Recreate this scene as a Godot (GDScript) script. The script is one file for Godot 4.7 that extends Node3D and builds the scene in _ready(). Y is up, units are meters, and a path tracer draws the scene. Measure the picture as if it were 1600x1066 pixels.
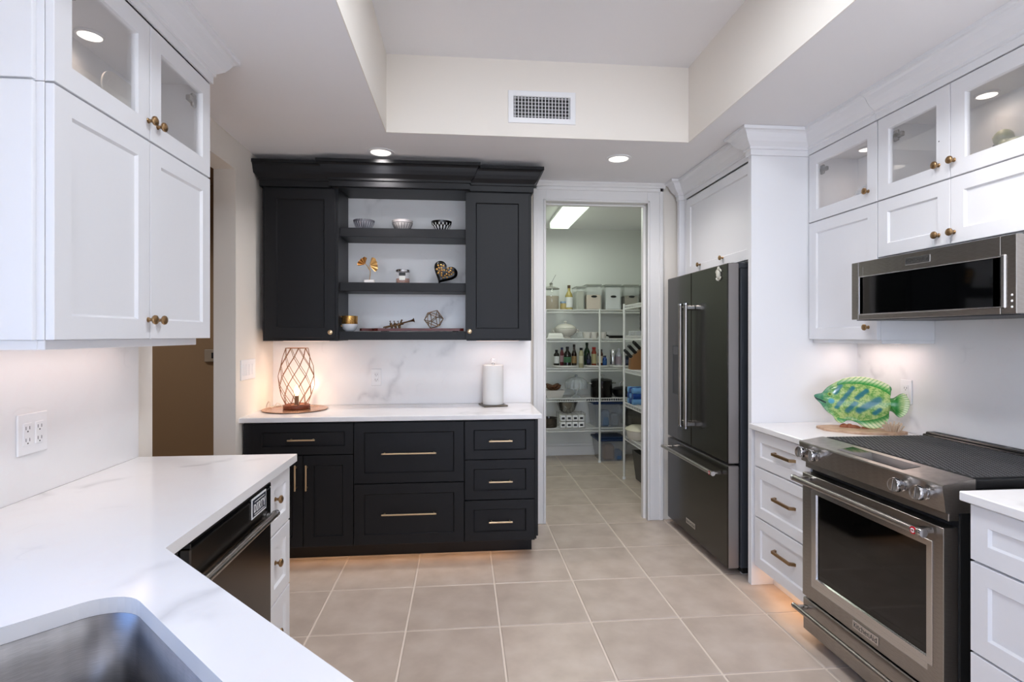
extends Node3D

func _ready() -> void:
	# ---- camera
	var cam := Camera3D.new()
	cam.name = "camera"
	cam.projection = Camera3D.PROJECTION_FRUSTUM
	cam.near = 0.05
	cam.far = 60.0
	cam.size = 0.05 * 1066.0 / 841.1
	cam.frustum_offset = Vector2(0, -0.05 * 9.2 / 841.1)
	cam.position = Vector3(0, 1.41, 0)
	cam.rotation.y = -0.09099
	add_child(cam)
	cam.current = true
	# ---- sky and exposure
	var we := WorldEnvironment.new()
	we.name = "environment"
	var env := Environment.new()
	env.background_mode = Environment.BG_SKY
	var sky := Sky.new()
	var pm := ProceduralSkyMaterial.new()
	pm.sky_top_color = Color(0.50, 0.66, 0.92)
	pm.sky_horizon_color = Color(0.86, 0.91, 0.98)
	pm.ground_horizon_color = Color(0.83, 0.86, 0.90)
	pm.ground_bottom_color = Color(0.76, 0.79, 0.83)
	pm.sky_energy_multiplier = SKY
	pm.ground_energy_multiplier = GROUND
	sky.sky_material = pm
	env.sky = sky
	env.tonemap_mode = Environment.TONE_MAPPER_LINEAR
	env.tonemap_exposure = 1.05
	env.sdfgi_enabled = true
	env.ssao_enabled = true
	env.ssil_enabled = true
	we.environment = env
	add_child(we)
	# ---- sun: falls through the garden doors on the floor of the living area
	var sun := DirectionalLight3D.new()
	sun.name = "sun"
	sun.light_color = Color(0.95, 0.97, 1.0)
	sun.light_energy = SUN
	sun.light_angular_distance = 0.53
	sun.shadow_enabled = true
	sun.sky_mode = DirectionalLight3D.SKY_MODE_LIGHT_ONLY
	sun.rotation_degrees = Vector3(-50, 12, 0)
	add_child(sun)
	make_materials()
	# ---- the setting, then the things
	build_shell()
	build_lights()
	build_dark_wall()
	build_left_run()
	build_right_run()
	build_fridge()
	build_range()
	build_microwave()
	build_decor()
	build_pantry()

const SKY := 2.0
const GROUND := 2.3
const SUN := 6.5
const TRAY_LAMP := 2.0
const SOFFIT := 2.56
const TRAY := 3.005

func lamp_area(at: Vector3, down: Basis, size: Vector2, c: Color, e: float, called: String) -> void:
	var l := AreaLight3D.new()
	l.name = called
	l.area_size = size
	l.area_normalize_energy = true
	l.light_color = c
	l.light_energy = e
	l.area_range = 12.0
	l.area_attenuation = 2.0
	l.shadow_enabled = true
	l.transform = Transform3D(down, at)
	add_child(l, true)

func lamp_spot(at: Vector3, c: Color, e: float, angle := 75.0, size := 0.06) -> void:
	var l := SpotLight3D.new()
	l.name = "downlight_beam"
	l.light_color = c
	l.light_energy = e
	l.spot_angle = angle
	l.spot_range = 12.0
	l.spot_attenuation = 2.0
	l.light_size = size
	l.shadow_enabled = true
	l.position = at
	l.rotation_degrees.x = -90
	add_child(l, true)

func lamp_omni(at: Vector3, c: Color, e: float, size: float, called: String) -> void:
	var l := OmniLight3D.new()
	l.name = called
	l.light_color = c
	l.light_energy = e
	l.light_size = size
	l.omni_range = 12.0
	l.omni_attenuation = 2.0
	l.shadow_enabled = true
	l.position = at
	add_child(l, true)

# ---------------------------------------------------------------- the room
func build_shell() -> void:
	# floor: grout bed with one mesh per tile
	var fl := struct_root("floor", "beige ceramic tile floor with pale grout lines", "floor")
	part(fl, "grout_bed", bx(-4.6, -0.12, -6.3, 4.2, -0.004, 5.2, 0), M.grout)
	var p := 0.4498
	var g := 0.0045
	var meshes := []
	for k in 3:
		var s := begin()
		box(s, Vector3(-p / 2 + g, -0.012, -p / 2 + g), Vector3(p / 2 - g, 0, p / 2 - g), 0.003)
		s.generate_normals()
		meshes.append(s.commit())
	var rest := begin()
	for i in range(-8, 8):
		for j in range(-7, 18):
			var x := -0.7215 + (i + 0.5) * p
			var d := 3.0486 - (j + 0.5) * p
			var seen := i >= -5 and i <= 6 and d > 0.9 and (x < 2.6)
			if d > 4.05 and not (x > 0.2 and x < 2.5) and not (x < -1.2 and d < 4.4): continue
			if d > 6.3: continue
			if seen:
				var o := again(fl, "tile", meshes[absi(i * 7 + j * 3) % 3], M.tiles[absi(i * 13 + j * 29 + i * j) % 5], Transform3D(Basis(Vector3.UP, PI / 2 * (absi(i * 5 + j * 11) % 4)), P(x, 0, d)))
			else:
				box(rest, Vector3(x - p / 2 + g, -0.012, -d - p / 2 + g), Vector3(x + p / 2 - g, 0, -d + p / 2 - g), 0.003)
	part(fl, "tile_field", rest, M.tiles[0]).set_meta("kind", "stuff")

	# ceiling: dropped soffit round a raised tray
	var s := begin()
	box(s, Vector3(-1.6, SOFFIT, -4.1), Vector3(-0.436, 3.2, 2.6), 0)
	box(s, Vector3(1.344, SOFFIT, -4.1), Vector3(2.5, 3.2, 2.6), 0)
	box(s, Vector3(-0.436, SOFFIT, -4.1), Vector3(1.344, 3.2, -3.106), 0)
	box(s, Vector3(-0.436, SOFFIT, 0.9), Vector3(1.344, 3.2, 2.6), 0)
	box(s, Vector3(-0.436, TRAY, -3.106), Vector3(1.344, 3.2, 0.9), 0)
	struct("ceiling", s, M.ceiling, "white plaster ceiling with a dropped soffit round a raised tray", "ceiling")
	s = begin()
	box(s, Vector3(-4.7, 2.9, 0.9), Vector3(4.3, 3.1, 5.3), 0)
	struct("ceiling_living", s, M.ceiling, "white ceiling of the living area behind the kitchen", "ceiling")
	var e := 0.004
	s = begin()
	box(s, Vector3(-0.436, SOFFIT, -3.106), Vector3(1.344, TRAY, -3.106 + e), 0)
	struct("trim_1", s, M.wall, "cream upright face of the ceiling tray above the dark cabinets", "wall")
	s = begin()
	box(s, Vector3(-0.436, SOFFIT, -3.106 + e), Vector3(-0.436 + e, TRAY, 0.9), 0)
	struct("trim_2", s, M.wall, "cream upright face of the ceiling tray on the side of the sink", "wall")
	s = begin()
	box(s, Vector3(1.344 - e, SOFFIT, -3.106 + e), Vector3(1.344, TRAY, 0.9), 0)
	struct("trim_3", s, M.wall, "cream upright face of the ceiling tray on the side of the range", "wall")
	# walls
	s = begin()
	box(s, Vector3(-1.455, 0, -4.12), Vector3(0.597, SOFFIT, -4.0), 0)
	box(s, Vector3(1.418, 0, -4.12), Vector3(2.4, SOFFIT, -4.0), 0)
	box(s, Vector3(0.597, 2.43, -4.12), Vector3(1.418, SOFFIT, -4.0), 0)
	box(s, Vector3(-1.33, 0, -4.0), Vector3(0.497, SOFFIT, -3.935), 0)
	struct("wall_back", s, M.wall, "cream wall behind the dark cabinets with the pantry doorway", "wall")
	s = begin()
	box(s, Vector3(-1.455, 0, -4.0), Vector3(-1.33, SOFFIT, -3.3), 0)
	box(s, Vector3(-1.455, 2.385, -3.3), Vector3(-1.33, SOFFIT, -2.446), 0)
	box(s, Vector3(-1.455, 0, -2.446), Vector3(-1.33, SOFFIT, -1.15), 0)
	box(s, Vector3(-1.455, 0, -1.15), Vector3(-1.33, 1.02, 0.4), 0)
	box(s, Vector3(-1.455, 2.25, -1.15), Vector3(-1.33, SOFFIT, 0.4), 0)
	box(s, Vector3(-1.455, 0, 0.4), Vector3(-1.33, SOFFIT, 0.9), 0)
	struct("wall_left", s, M.wall, "cream wall on the side of the sink with an opening to the hall", "wall")
	s = begin()
	box(s, Vector3(2.27, 0, -4.0), Vector3(2.4, SOFFIT, 0.9), 0)
	struct("wall_right", s, M.wall, "cream wall behind the range and the white cabinets", "wall")
	var win := struct_root("window_2", "white framed window over the sink", "window")
	s = begin()
	for q in [[-1.15, -1.10], [-0.4, -0.35], [0.35, 0.4]]: box(s, Vector3(-1.42, 1.02, q[0]), Vector3(-1.36, 2.25, q[1]), 0.002)
	for q in [[1.02, 1.07], [2.2, 2.25]]: box(s, Vector3(-1.42, q[0], -1.10), Vector3(-1.36, q[1], 0.35), 0.002)
	part(win, "frame", s, M.trim)
	part(win, "pane", bx(-1.392, 1.07, -1.10, -1.388, 2.2, 0.35, 0), M.glass)
	# hall seen through the opening
	s = begin()
	box(s, Vector3(-3.3, 0, -4.2), Vector3(-1.455, 2.5, -4.08), 0)
	box(s, Vector3(-3.4, 0, -4.2), Vector3(-3.3, 2.5, -1.2), 0)
	box(s, Vector3(-3.4, 0, -1.3), Vector3(-1.455, 2.5, -1.2), 0)
	box(s, Vector3(-3.4, 2.5, -4.2), Vector3(-1.455, 2.6, -1.2), 0)
	struct("wall_hall", s, M.brown, "dim brown wall of the hall beyond the left opening", "wall")
	# living area behind the camera, open to daylight
	s = begin()
	box(s, Vector3(-4.7, 0, 0.9), Vector3(-1.33, 3.0, 1.0), 0)
	box(s, Vector3(2.27, 0, 0.9), Vector3(4.3, 3.0, 1.0), 0)
	box(s, Vector3(-1.33, SOFFIT, 0.9), Vector3(2.27, 3.0, 1.0), 0)
	struct("wall_divider", s, M.wall, "cream wall that divides the kitchen from the living area", "wall")
	s = begin()
	box(s, Vector3(4.2, 0, 0.9), Vector3(4.35, 3.0, 5.2), 0)
	struct("wall_living", s, M.wall, "cream end wall of the living area", "wall")
	s = begin()
	box(s, Vector3(-4.7, 0, 5.1), Vector3(-2.7, 3.0, 5.25), 0)
	box(s, Vector3(2.9, 0, 5.1), Vector3(4.3, 3.0, 5.25), 0)
	box(s, Vector3(-2.7, 2.5, 5.1), Vector3(2.9, 3.0, 5.25), 0)
	struct("wall_garden", s, M.wall, "cream wall with the wide sliding door opening to the garden", "wall")
	s = begin()
	box(s, Vector3(-4.7, 0, 0.9), Vector3(-4.55, 3.0, 1.4), 0)
	box(s, Vector3(-4.7, 2.5, 1.4), Vector3(-4.55, 3.0, 4.8), 0)
	box(s, Vector3(-4.7, 0, 4.8), Vector3(-4.55, 3.0, 5.2), 0)
	struct("wall_terrace", s, M.wall, "cream wall with the opening to the terrace", "wall")
	for q in [["window_1", -2.7, 2.9]]:
		s = begin()
		for x in [q[1], q[1] + 1.85, q[1] + 3.7, q[2] - 0.05]:
			box(s, Vector3(x, 0.0, 5.14), Vector3(x + 0.05, 2.5, 5.2), 0.002)
		box(s, Vector3(q[1], 2.44, 5.14), Vector3(q[2], 2.5, 5.2), 0.002)
		struct(q[0], s, M.trim, "white frame of the wide sliding garden door", "window")

	# pantry room
	s = begin()
	box(s, Vector3(0.3, 0, -6.36), Vector3(2.3, 2.7, -6.24), 0)
	box(s, Vector3(0.28, 0, -6.36), Vector3(0.4, 2.7, -4.12), 0)
	box(s, Vector3(2.153, 0, -6.36), Vector3(2.28, 2.7, -4.12), 0)
	struct("wall_pantry", s, mat(Color(0.885, 0.89, 0.875), 0.8), "pale painted walls inside the pantry", "wall")
	s = bx(0.28, 2.66, -6.36, 2.3, 2.8, -4.1, 0)
	struct("ceiling_pantry", s, M.ceiling, "white ceiling inside the pantry", "ceiling")
	s = begin()
	box(s, Vector3(0.4, 0, -6.24), Vector3(2.153, 0.11, -6.222), 0.002)
	box(s, Vector3(0.4, 0.11, -6.24), Vector3(2.153, 0.14, -6.23), 0.004)
	struct("baseboard_pantry", s, M.trim, "white baseboard along the back wall of the pantry", "baseboard")

	# pantry doorway: casing and jambs
	var d := struct_root("door_1", "white cased doorway of the pantry", "doorway")
	for q in [[0.522, 0.617, 1.0], [1.398, 1.519, -1.0]]:
		s = begin()
		box(s, Vector3(q[0], 0, -4.0), Vector3(q[1], 2.525, -3.982), 0.002)
		var o: float = q[0] if q[2] > 0 else q[1]
		box(s, Vector3(minf(o, o + q[2] * 0.028), 0, -3.985), Vector3(maxf(o, o + q[2] * 0.028), 2.525, -3.972), 0.004)
		var n: float = q[1] if q[2] > 0 else q[0]
		box(s, Vector3(minf(n, n - q[2] * 0.018), 0, -3.985), Vector3(maxf(n, n - q[2] * 0.018), 2.43, -3.975), 0.004)
		part(d, "side_casing", s, M.trim)
	s = begin()
	box(s, Vector3(0.617, 2.412, -4.0), Vector3(1.398, 2.525, -3.982), 0.002)
	box(s, Vector3(0.522, 2.497, -3.985), Vector3(1.519, 2.525, -3.972), 0.004)
	box(s, Vector3(0.6, 2.412, -3.985), Vector3(1.415, 2.43, -3.975), 0.004)
	part(d, "head_casing", s, M.trim)
	s = begin()
	sweep(s, [Vector2(0, 0), Vector2(0.024, 0), Vector2(0.03, 0.012), Vector2(0.045, 0.024), Vector2(0.045, 0.034), Vector2(0, 0.034)], [Vector2(0.51, -3.995), Vector2(1.535, -3.995)], 2.525)
	part(d, "cornice", s, M.trim)
	s = begin()
	box(s, Vector3(0.597, 0, -4.12), Vector3(0.617, 2.412, -3.985), 0.001)
	box(s, Vector3(0.617, 0, -4.09), Vector3(0.629, 2.4, -4.05), 0.001)
	part(d, "jamb", s, M.trim)
	s = begin()
	box(s, Vector3(1.398, 0, -4.12), Vector3(1.418, 2.412, -3.985), 0.001)
	box(s, Vector3(1.38, 0, -4.075), Vector3(1.398, 2.4, -4.03), 0.001)
	part(d, "jamb", s, M.trim)
	s = begin()
	box(s, Vector3(0.617, 2.412, -4.12), Vector3(1.398, 2.432, -3.985), 0.001)
	box(s, Vector3(0.629, 2.4, -4.09), Vector3(1.398, 2.412, -4.05), 0.001)
	part(d, "head_jamb", s, M.trim)
	part(d, "strike_plate", bx(0.6165, 0.98, -4.04, 0.619, 1.05, -4.0, 0.0005), M.steel_bright, "steel strike plate")

	# stone splashbacks
	s = bx(-1.33, 0.914, -3.935, 0.497, 2.45, -3.922, 0.001)
	struct("trim_4", s, M.quartz, "white veined stone splashback behind the dark cabinets", "splashback")
	s = bx(-1.33, 0.914, -2.325, -1.317, 1.40, -1.17, 0.001)
	box(s, Vector3(-1.33, 0.914, -1.17), Vector3(-1.317, 1.0, 0.4), 0.001)
	struct("trim_5", s, M.quartz, "white veined stone splashback above the sink counter", "splashback")
	s = bx(2.257, 0.914, -2.9, 2.27, 1.80, 0.4, 0.001)
	struct("trim_6", s, M.quartz, "white veined stone splashback behind the range", "splashback")

# ---------------------------------------------------------------- lamps of the room
func downlight(x: float, d: float, y: float, label: String, e: float, r := 0.083) -> void:
	var t := thing("recessed_downlight", label, "ceiling light", P(x, y, d), 0, "recessed ceiling downlights")
	var s := begin()
	lathe(s, [Vector2(r * 0.74, -0.002), Vector2(r * 0.8, -0.006), Vector2(r, -0.004), Vector2(r, 0.0)], 32)
	part(t, "trim_ring", s, M.white_plastic)
	s = begin()
	xf = Transform3D(Basis(Vector3.RIGHT, PI), Vector3(0, -0.0015, 0))
	lathe(s, [Vector2(r * 0.76, 0), Vector2(0, 0.0012)], 32)
	part(t, "lens", s, M.lens)
	lamp_spot(P(x, y - 0.012, d), Color(1.0, 0.975, 0.965), e)

func build_lights() -> void:
	M.lens = glow(Color(1.0, 0.97, 0.93), 2.2)
	M.strip = glow(Color(1.0, 0.93, 0.85), 1.5)
	downlight(-0.514, 3.445, SOFFIT, "lit recessed downlight in the soffit above the open shelves of dark cabinets", 1.2)
	downlight(1.01, 3.43, SOFFIT, "lit recessed downlight in the soffit in front of the pantry doorway", 1.1)
	for q in [[-0.6, 0.3, 0.06, "above the sink"], [1.5, 1.5, 1.2, "above the range"], [1.5, 0.2, 0.8, "above the near drawers"]]:
		downlight(q[0], q[1], SOFFIT, "lit recessed downlight in the side soffit %s, outside the view" % q[3], q[2])
	for d in [1.6, 0.2]:
		var t := thing("flush_ceiling_light", "round flush ceiling light in the tray %s" % ("outside the view, over the range" if d > 1.0 else "outside the view, over the sink"), "ceiling light", P(0.45, TRAY, d))
		var s := begin()
		xf = Transform3D(Basis(Vector3.RIGHT, PI), Vector3.ZERO)
		lathe(s, [Vector2(0.23, 0), Vector2(0.23, 0.03), Vector2(0.215, 0.035)], 36)
		part(t, "rim", s, M.white_plastic)
		s = begin()
		xf = Transform3D(Basis(Vector3.RIGHT, PI), Vector3.ZERO)
		lathe(s, [Vector2(0.216, 0.034), Vector2(0.15, 0.05), Vector2(0, 0.056)], 36)
		part(t, "diffuser", s, M.lens)
		lamp_area(P(0.45, TRAY - 0.06, d), Basis(Vector3.RIGHT, -PI / 2), Vector2(0.38, 0.38), Color(0.93, 0.96, 1.0), TRAY_LAMP * (1.0 if d > 1.0 else 0.1), "ceiling_light_glow")
	downlight(-2.3, 3.2, 2.5, "lit recessed downlight in the hall ceiling beyond the left opening", 2.0)
	# strips under the wall cabinets and toe kicks
	var down := Basis(Vector3.RIGHT, -PI / 2)
	var warm := Color(1.0, 0.90, 0.86)
	for q in [[-1.05, 3.74, 0.3, 0.05, "above the wire lamp"], [0.24, 3.74, 0.3, 0.05, "above the paper towel"]]:
		under_strip(P(q[0], 1.371, q[1]), Vector3(q[2], 0.004, 0.03), "slim lit strip under the dark wall cabinet %s" % q[4], q[3], warm, 0.0)
	under_strip(P(-1.2, 1.3975, 1.84), Vector3(0.03, 0.006, 0.7), "slim lit strip under the white wall cabinet above the sink counter", 0.06, warm, 0.0)
	under_strip(P(2.13, 1.3675, 2.64), Vector3(0.03, 0.004, 0.36), "slim lit strip under the white wall cabinet beside the microwave", 0.065, warm, 0.0)
	var toe := Color(1.0, 0.78, 0.56)
	under_strip(P(-0.4, 0.108, 3.44), Vector3(1.5, 0.008, 0.015), "slim warm strip under the dark base cabinets", 0.05, toe, 0.0)
	under_strip(P(1.70, 0.108, 2.65), Vector3(0.015, 0.008, 0.4), "slim warm strip under the white drawers beside the fridge", 0.022, toe, 0.0)

func under_strip(at: Vector3, size: Vector3, label: String, e: float, c: Color, _x: float) -> void:
	var t := thing("light_strip", label, "light", at)
	part(t, "housing", bx(-size.x / 2, 0, -size.z / 2, size.x / 2, size.y * 0.6, size.z / 2, 0.001), M.white_plastic)
	part(t, "diffuser", bx(-size.x / 2 + 0.002, -size.y * 0.4, -size.z / 2 + 0.002, size.x / 2 - 0.002, 0.0, size.z / 2 - 0.002, 0.001), glow(c, 1.2))
	lamp_area(at + Vector3(0, -size.y * 0.4 - 0.001, 0), Basis(Vector3.RIGHT, -PI / 2), Vector2(size.x, size.z), c, e, "strip_glow")
var M := {}
var counts := {}
var xf := Transform3D.IDENTITY
var knob_mesh: Mesh

# ---------------------------------------------------------------- naming and nodes
func P(x: float, y: float, d: float) -> Vector3:
	return Vector3(x, y, -d)

func numbered(n: String) -> String:
	var k: int = counts.get(n, 0)
	counts[n] = k + 1
	return n if k == 0 else "%s_%03d" % [n, k]

func tag(o: Node, label: String, category: String, group := "", kind := "") -> void:
	if label: o.set_meta("label", label)
	if category: o.set_meta("category", category)
	if group: o.set_meta("group", group)
	if kind: o.set_meta("kind", kind)

func thing(called: String, label: String, category: String, at := Vector3.ZERO, turn := 0.0, group := "") -> Node3D:
	var o := Node3D.new()
	o.name = numbered(called)
	add_child(o, true)
	o.position = at
	o.rotation_degrees.y = turn
	tag(o, label, category, group)
	return o

func part(parent: Node, called: String, s: SurfaceTool, m: Material, label := "") -> MeshInstance3D:
	s.generate_normals()
	var o := MeshInstance3D.new()
	o.name = called
	o.mesh = s.commit()
	o.material_override = m
	parent.add_child(o, true)
	if label: o.set_meta("label", label)
	return o

func again(parent: Node, called: String, mesh: Mesh, m: Material, t := Transform3D.IDENTITY) -> MeshInstance3D:
	var o := MeshInstance3D.new()
	o.name = called
	o.mesh = mesh
	o.material_override = m
	o.transform = t
	parent.add_child(o, true)
	return o

func solo(called: String, s: SurfaceTool, m: Material, label: String, category: String, at := Vector3.ZERO, turn := 0.0, group := "") -> MeshInstance3D:
	var o := part(self, numbered(called), s, m)
	o.position = at
	o.rotation_degrees.y = turn
	tag(o, label, category, group)
	return o

func struct(called: String, s: SurfaceTool, m: Material, label: String, category: String) -> MeshInstance3D:
	var o := part(self, called, s, m)
	tag(o, label, category, "", "structure")
	return o

func struct_root(called: String, label: String, category: String) -> Node3D:
	var o := Node3D.new()
	o.name = called
	add_child(o, true)
	tag(o, label, category, "", "structure")
	return o

# ---------------------------------------------------------------- mesh helpers
func begin() -> SurfaceTool:
	var s := SurfaceTool.new()
	s.begin(Mesh.PRIMITIVE_TRIANGLES)
	s.set_smooth_group(-1)
	xf = Transform3D.IDENTITY
	return s

func tri(s: SurfaceTool, a: Vector3, b: Vector3, c: Vector3) -> void:   # counter-clockwise seen from outside
	s.add_vertex(xf * a); s.add_vertex(xf * c); s.add_vertex(xf * b)

func quad(s: SurfaceTool, a: Vector3, b: Vector3, c: Vector3, d: Vector3) -> void:
	tri(s, a, b, c); tri(s, a, c, d)

func away(s: SurfaceTool, pts: Array, c: Vector3) -> void:
	var n: Vector3 = (pts[1] - pts[0]).cross(pts[2] - pts[0])
	var flip: bool = n.dot(pts[0] - c) < 0.0
	for i in range(1, pts.size() - 1):
		if flip: tri(s, pts[0], pts[i + 1], pts[i])
		else: tri(s, pts[0], pts[i], pts[i + 1])

func box(s: SurfaceTool, lo: Vector3, hi: Vector3, ch := 0.0015) -> void:
	var c := (lo + hi) / 2.0
	var h := (hi - lo).abs() / 2.0
	ch = minf(ch, minf(h.x, minf(h.y, h.z)) * 0.8)
	for ax in 3:
		var a := (ax + 1) % 3
		var b := (ax + 2) % 3
		for sg in [-1.0, 1.0]:
			var f := []
			for uv in [[-1.0, -1.0], [1.0, -1.0], [1.0, 1.0], [-1.0, 1.0]]:
				var p := Vector3()
				p[ax] = sg * h[ax]; p[a] = uv[0] * (h[a] - ch); p[b] = uv[1] * (h[b] - ch)
				f.append(c + p)
			away(s, f, c)
		if ch <= 0.0: continue
		for sa in [-1.0, 1.0]:
			for sb in [-1.0, 1.0]:
				var e := []
				for k in [[0, -1.0], [0, 1.0], [1, 1.0], [1, -1.0]]:
					var p := Vector3()
					p[ax] = k[1] * (h[ax] - ch)
					p[a] = sa * (h[a] - (0.0 if k[0] == 0 else ch))
					p[b] = sb * (h[b] - (ch if k[0] == 0 else 0.0))
					e.append(c + p)
				away(s, e, c)
	if ch > 0.0:
		for sx in [-1.0, 1.0]:
			for sy in [-1.0, 1.0]:
				for sz in [-1.0, 1.0]:
					away(s, [c + Vector3(sx * h.x, sy * (h.y - ch), sz * (h.z - ch)), c + Vector3(sx * (h.x - ch), sy * h.y, sz * (h.z - ch)), c + Vector3(sx * (h.x - ch), sy * (h.y - ch), sz * h.z)], c)

func bx(x0: float, y0: float, z0: float, x1: float, y1: float, z1: float, ch := 0.0015) -> SurfaceTool:
	var s := begin()
	box(s, Vector3(x0, y0, z0), Vector3(x1, y1, z1), ch)
	return s

func rect(x0: float, y0: float, x1: float, y1: float, z: float, i: float) -> Array:
	return [Vector3(x0 + i, y0 + i, z), Vector3(x1 - i, y0 + i, z), Vector3(x1 - i, y1 - i, z), Vector3(x0 + i, y1 - i, z)]

func bands(s: SurfaceTool, loops: Array) -> void:
	for k in loops.size() - 1:
		for i in 4:
			quad(s, loops[k][i], loops[k][(i + 1) % 4], loops[k + 1][(i + 1) % 4], loops[k + 1][i])

# a shaker front: flat frame, bevel, recessed flat panel; open leaves the middle free for a pane
func shaker(s: SurfaceTool, x0: float, y0: float, x1: float, y1: float, z := 0.001, th := 0.02, rail := 0.057, rec := 0.009, open := false) -> void:
	var l := [rect(x0, y0, x1, y1, z, 0.0), rect(x0, y0, x1, y1, z + th - 0.0015, 0.0), rect(x0, y0, x1, y1, z + th, 0.0015), rect(x0, y0, x1, y1, z + th, rail)]
	if open:
		l += [rect(x0, y0, x1, y1, z + th - 0.008, rail + 0.003), rect(x0, y0, x1, y1, z, rail + 0.003), rect(x0, y0, x1, y1, z, 0.0)]
		bands(s, l)
		return
	l.append(rect(x0, y0, x1, y1, z + th - rec, rail + 0.006))
	bands(s, l)
	var f: Array = l[4]
	quad(s, f[0], f[1], f[2], f[3])
	f = l[0]
	quad(s, f[3], f[2], f[1], f[0])

func lathe(s: SurfaceTool, prof: Array, n := 24, flute := 0.0, lobes := 0) -> void:   # prof: Vector2(radius, height), outside of the wall on the right going up
	var g := 0
	for i in prof.size() - 1:
		var a: Vector2 = prof[i]
		var b: Vector2 = prof[i + 1]
		if i > 0:
			var q: Vector2 = prof[i - 1]
			if absf((a - q).angle_to(b - a)) > 0.7: g += 1
		s.set_smooth_group(g)
		for k in n:
			var p := []
			for e in [[a, k], [a, (k + 1) % n], [b, (k + 1) % n], [b, k]]:
				var t: float = TAU * e[1] / n
				var r: float = e[0].x * (1.0 + flute * cos(t * lobes))
				p.append(Vector3(r * cos(t), e[0].y, -r * sin(t)))
			if a.x > 1e-6: tri(s, p[0], p[1], p[2]) if b.x > 1e-6 else tri(s, p[0], p[1], p[3])
			if b.x > 1e-6: tri(s, p[0], p[2], p[3])
	s.set_smooth_group(-1)

func ball(s: SurfaceTool, c: Vector3, r: Vector3, n := 16) -> void:
	var was := xf
	xf = was * Transform3D(Basis.from_scale(r), c)
	var pr := []
	for i in 11:
		var t := -PI / 2 + PI * i / 10.0
		pr.append(Vector2(0.0 if i == 0 or i == 10 else cos(t), sin(t)))
	lathe(s, pr, n)
	xf = was

func tube(s: SurfaceTool, pts: Array, r: float, n := 8, closed := false) -> void:
	var m := pts.size()
	var rings := []
	var up := Vector3.ZERO
	for i in m:
		var d: Vector3
		if closed: d = (pts[(i + 1) % m] - pts[(i - 1 + m) % m]).normalized()
		else: d = (pts[mini(i + 1, m - 1)] - pts[maxi(i - 1, 0)]).normalized()
		if i == 0:
			up = d.cross(Vector3.UP if absf(d.y) < 0.9 else Vector3.RIGHT).normalized()
		up = (up - d * up.dot(d)).normalized()
		var w := d.cross(up)
		var ring := []
		for k in n:
			var t := TAU * k / n
			ring.append(pts[i] + (up * cos(t) + w * sin(t)) * r)
		rings.append(ring)
	s.set_smooth_group(0)
	for i in (m if closed else m - 1):
		var a: Array = rings[i]
		var b: Array = rings[(i + 1) % m]
		for k in n:
			quad(s, a[k], a[(k + 1) % n], b[(k + 1) % n], b[k])
	s.set_smooth_group(-1)
	if not closed:
		for k in range(1, n - 1):
			tri(s, rings[0][0], rings[0][k + 1], rings[0][k])
			tri(s, rings[m - 1][0], rings[m - 1][k], rings[m - 1][k + 1])

func prism(s: SurfaceTool, poly: PackedVector2Array, z0: float, z1: float, smooth := false) -> void:
	if Geometry2D.is_polygon_clockwise(poly): poly.reverse()
	var t := Geometry2D.triangulate_polygon(poly)
	for i in range(0, t.size(), 3):
		var a := poly[t[i]]
		var b := poly[t[i + 1]]
		var c := poly[t[i + 2]]
		if (b - a).cross(c - a) < 0.0:
			var q := b; b = c; c = q
		tri(s, Vector3(a.x, a.y, z1), Vector3(b.x, b.y, z1), Vector3(c.x, c.y, z1))
		tri(s, Vector3(a.x, a.y, z0), Vector3(c.x, c.y, z0), Vector3(b.x, b.y, z0))
	if smooth: s.set_smooth_group(1)
	for i in poly.size():
		var a := poly[i]
		var b := poly[(i + 1) % poly.size()]
		quad(s, Vector3(a.x, a.y, z0), Vector3(b.x, b.y, z0), Vector3(b.x, b.y, z1), Vector3(a.x, a.y, z1))
	s.set_smooth_group(-1)

func sweep(s: SurfaceTool, prof: Array, path: Array, y0: float) -> void:   # prof: Vector2(out, up); path: Vector2(x, z); out lies to the left of the path in x,z
	var rows := []
	for i in path.size():
		var n1 := Vector2.ZERO
		var n2 := Vector2.ZERO
		if i > 0:
			var d: Vector2 = (path[i] - path[i - 1]).normalized()
			n1 = Vector2(-d.y, d.x)
		if i < path.size() - 1:
			var d: Vector2 = (path[i + 1] - path[i]).normalized()
			n2 = Vector2(-d.y, d.x)
		if i == 0: n1 = n2
		if i == path.size() - 1: n2 = n1
		var m := (n1 + n2) / (1.0 + n1.dot(n2))
		var row := []
		for q in prof:
			row.append(Vector3(path[i].x + m.x * q.x, y0 + q.y, path[i].y + m.y * q.x))
		rows.append(row)
	for i in rows.size() - 1:
		for k in prof.size() - 1:
			quad(s, rows[i][k], rows[i + 1][k], rows[i + 1][k + 1], rows[i][k + 1])
	var pv := PackedVector2Array()
	for q in prof: pv.append(q)
	var t := Geometry2D.triangulate_polygon(pv)
	for e in [0, rows.size() - 1]:
		var c: Vector3 = (rows[0][0] + rows[-1][0]) / 2.0 if rows.size() > 1 else Vector3.ZERO
		for i in range(0, t.size(), 3):
			away(s, [rows[e][t[i]], rows[e][t[i + 1]], rows[e][t[i + 2]]], c)

func rounded(w: float, h: float, r: float, n := 6) -> PackedVector2Array:
	var o := PackedVector2Array()
	for q in [[w / 2 - r, h / 2 - r, 0.0], [-w / 2 + r, h / 2 - r, 0.5], [-w / 2 + r, -h / 2 + r, 1.0], [w / 2 - r, -h / 2 + r, 1.5]]:
		for i in n + 1:
			var t: float = PI * q[2] + PI / 2 * i / n
			o.append(Vector2(q[0] + r * cos(t), q[1] + r * sin(t)))
	return o

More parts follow.
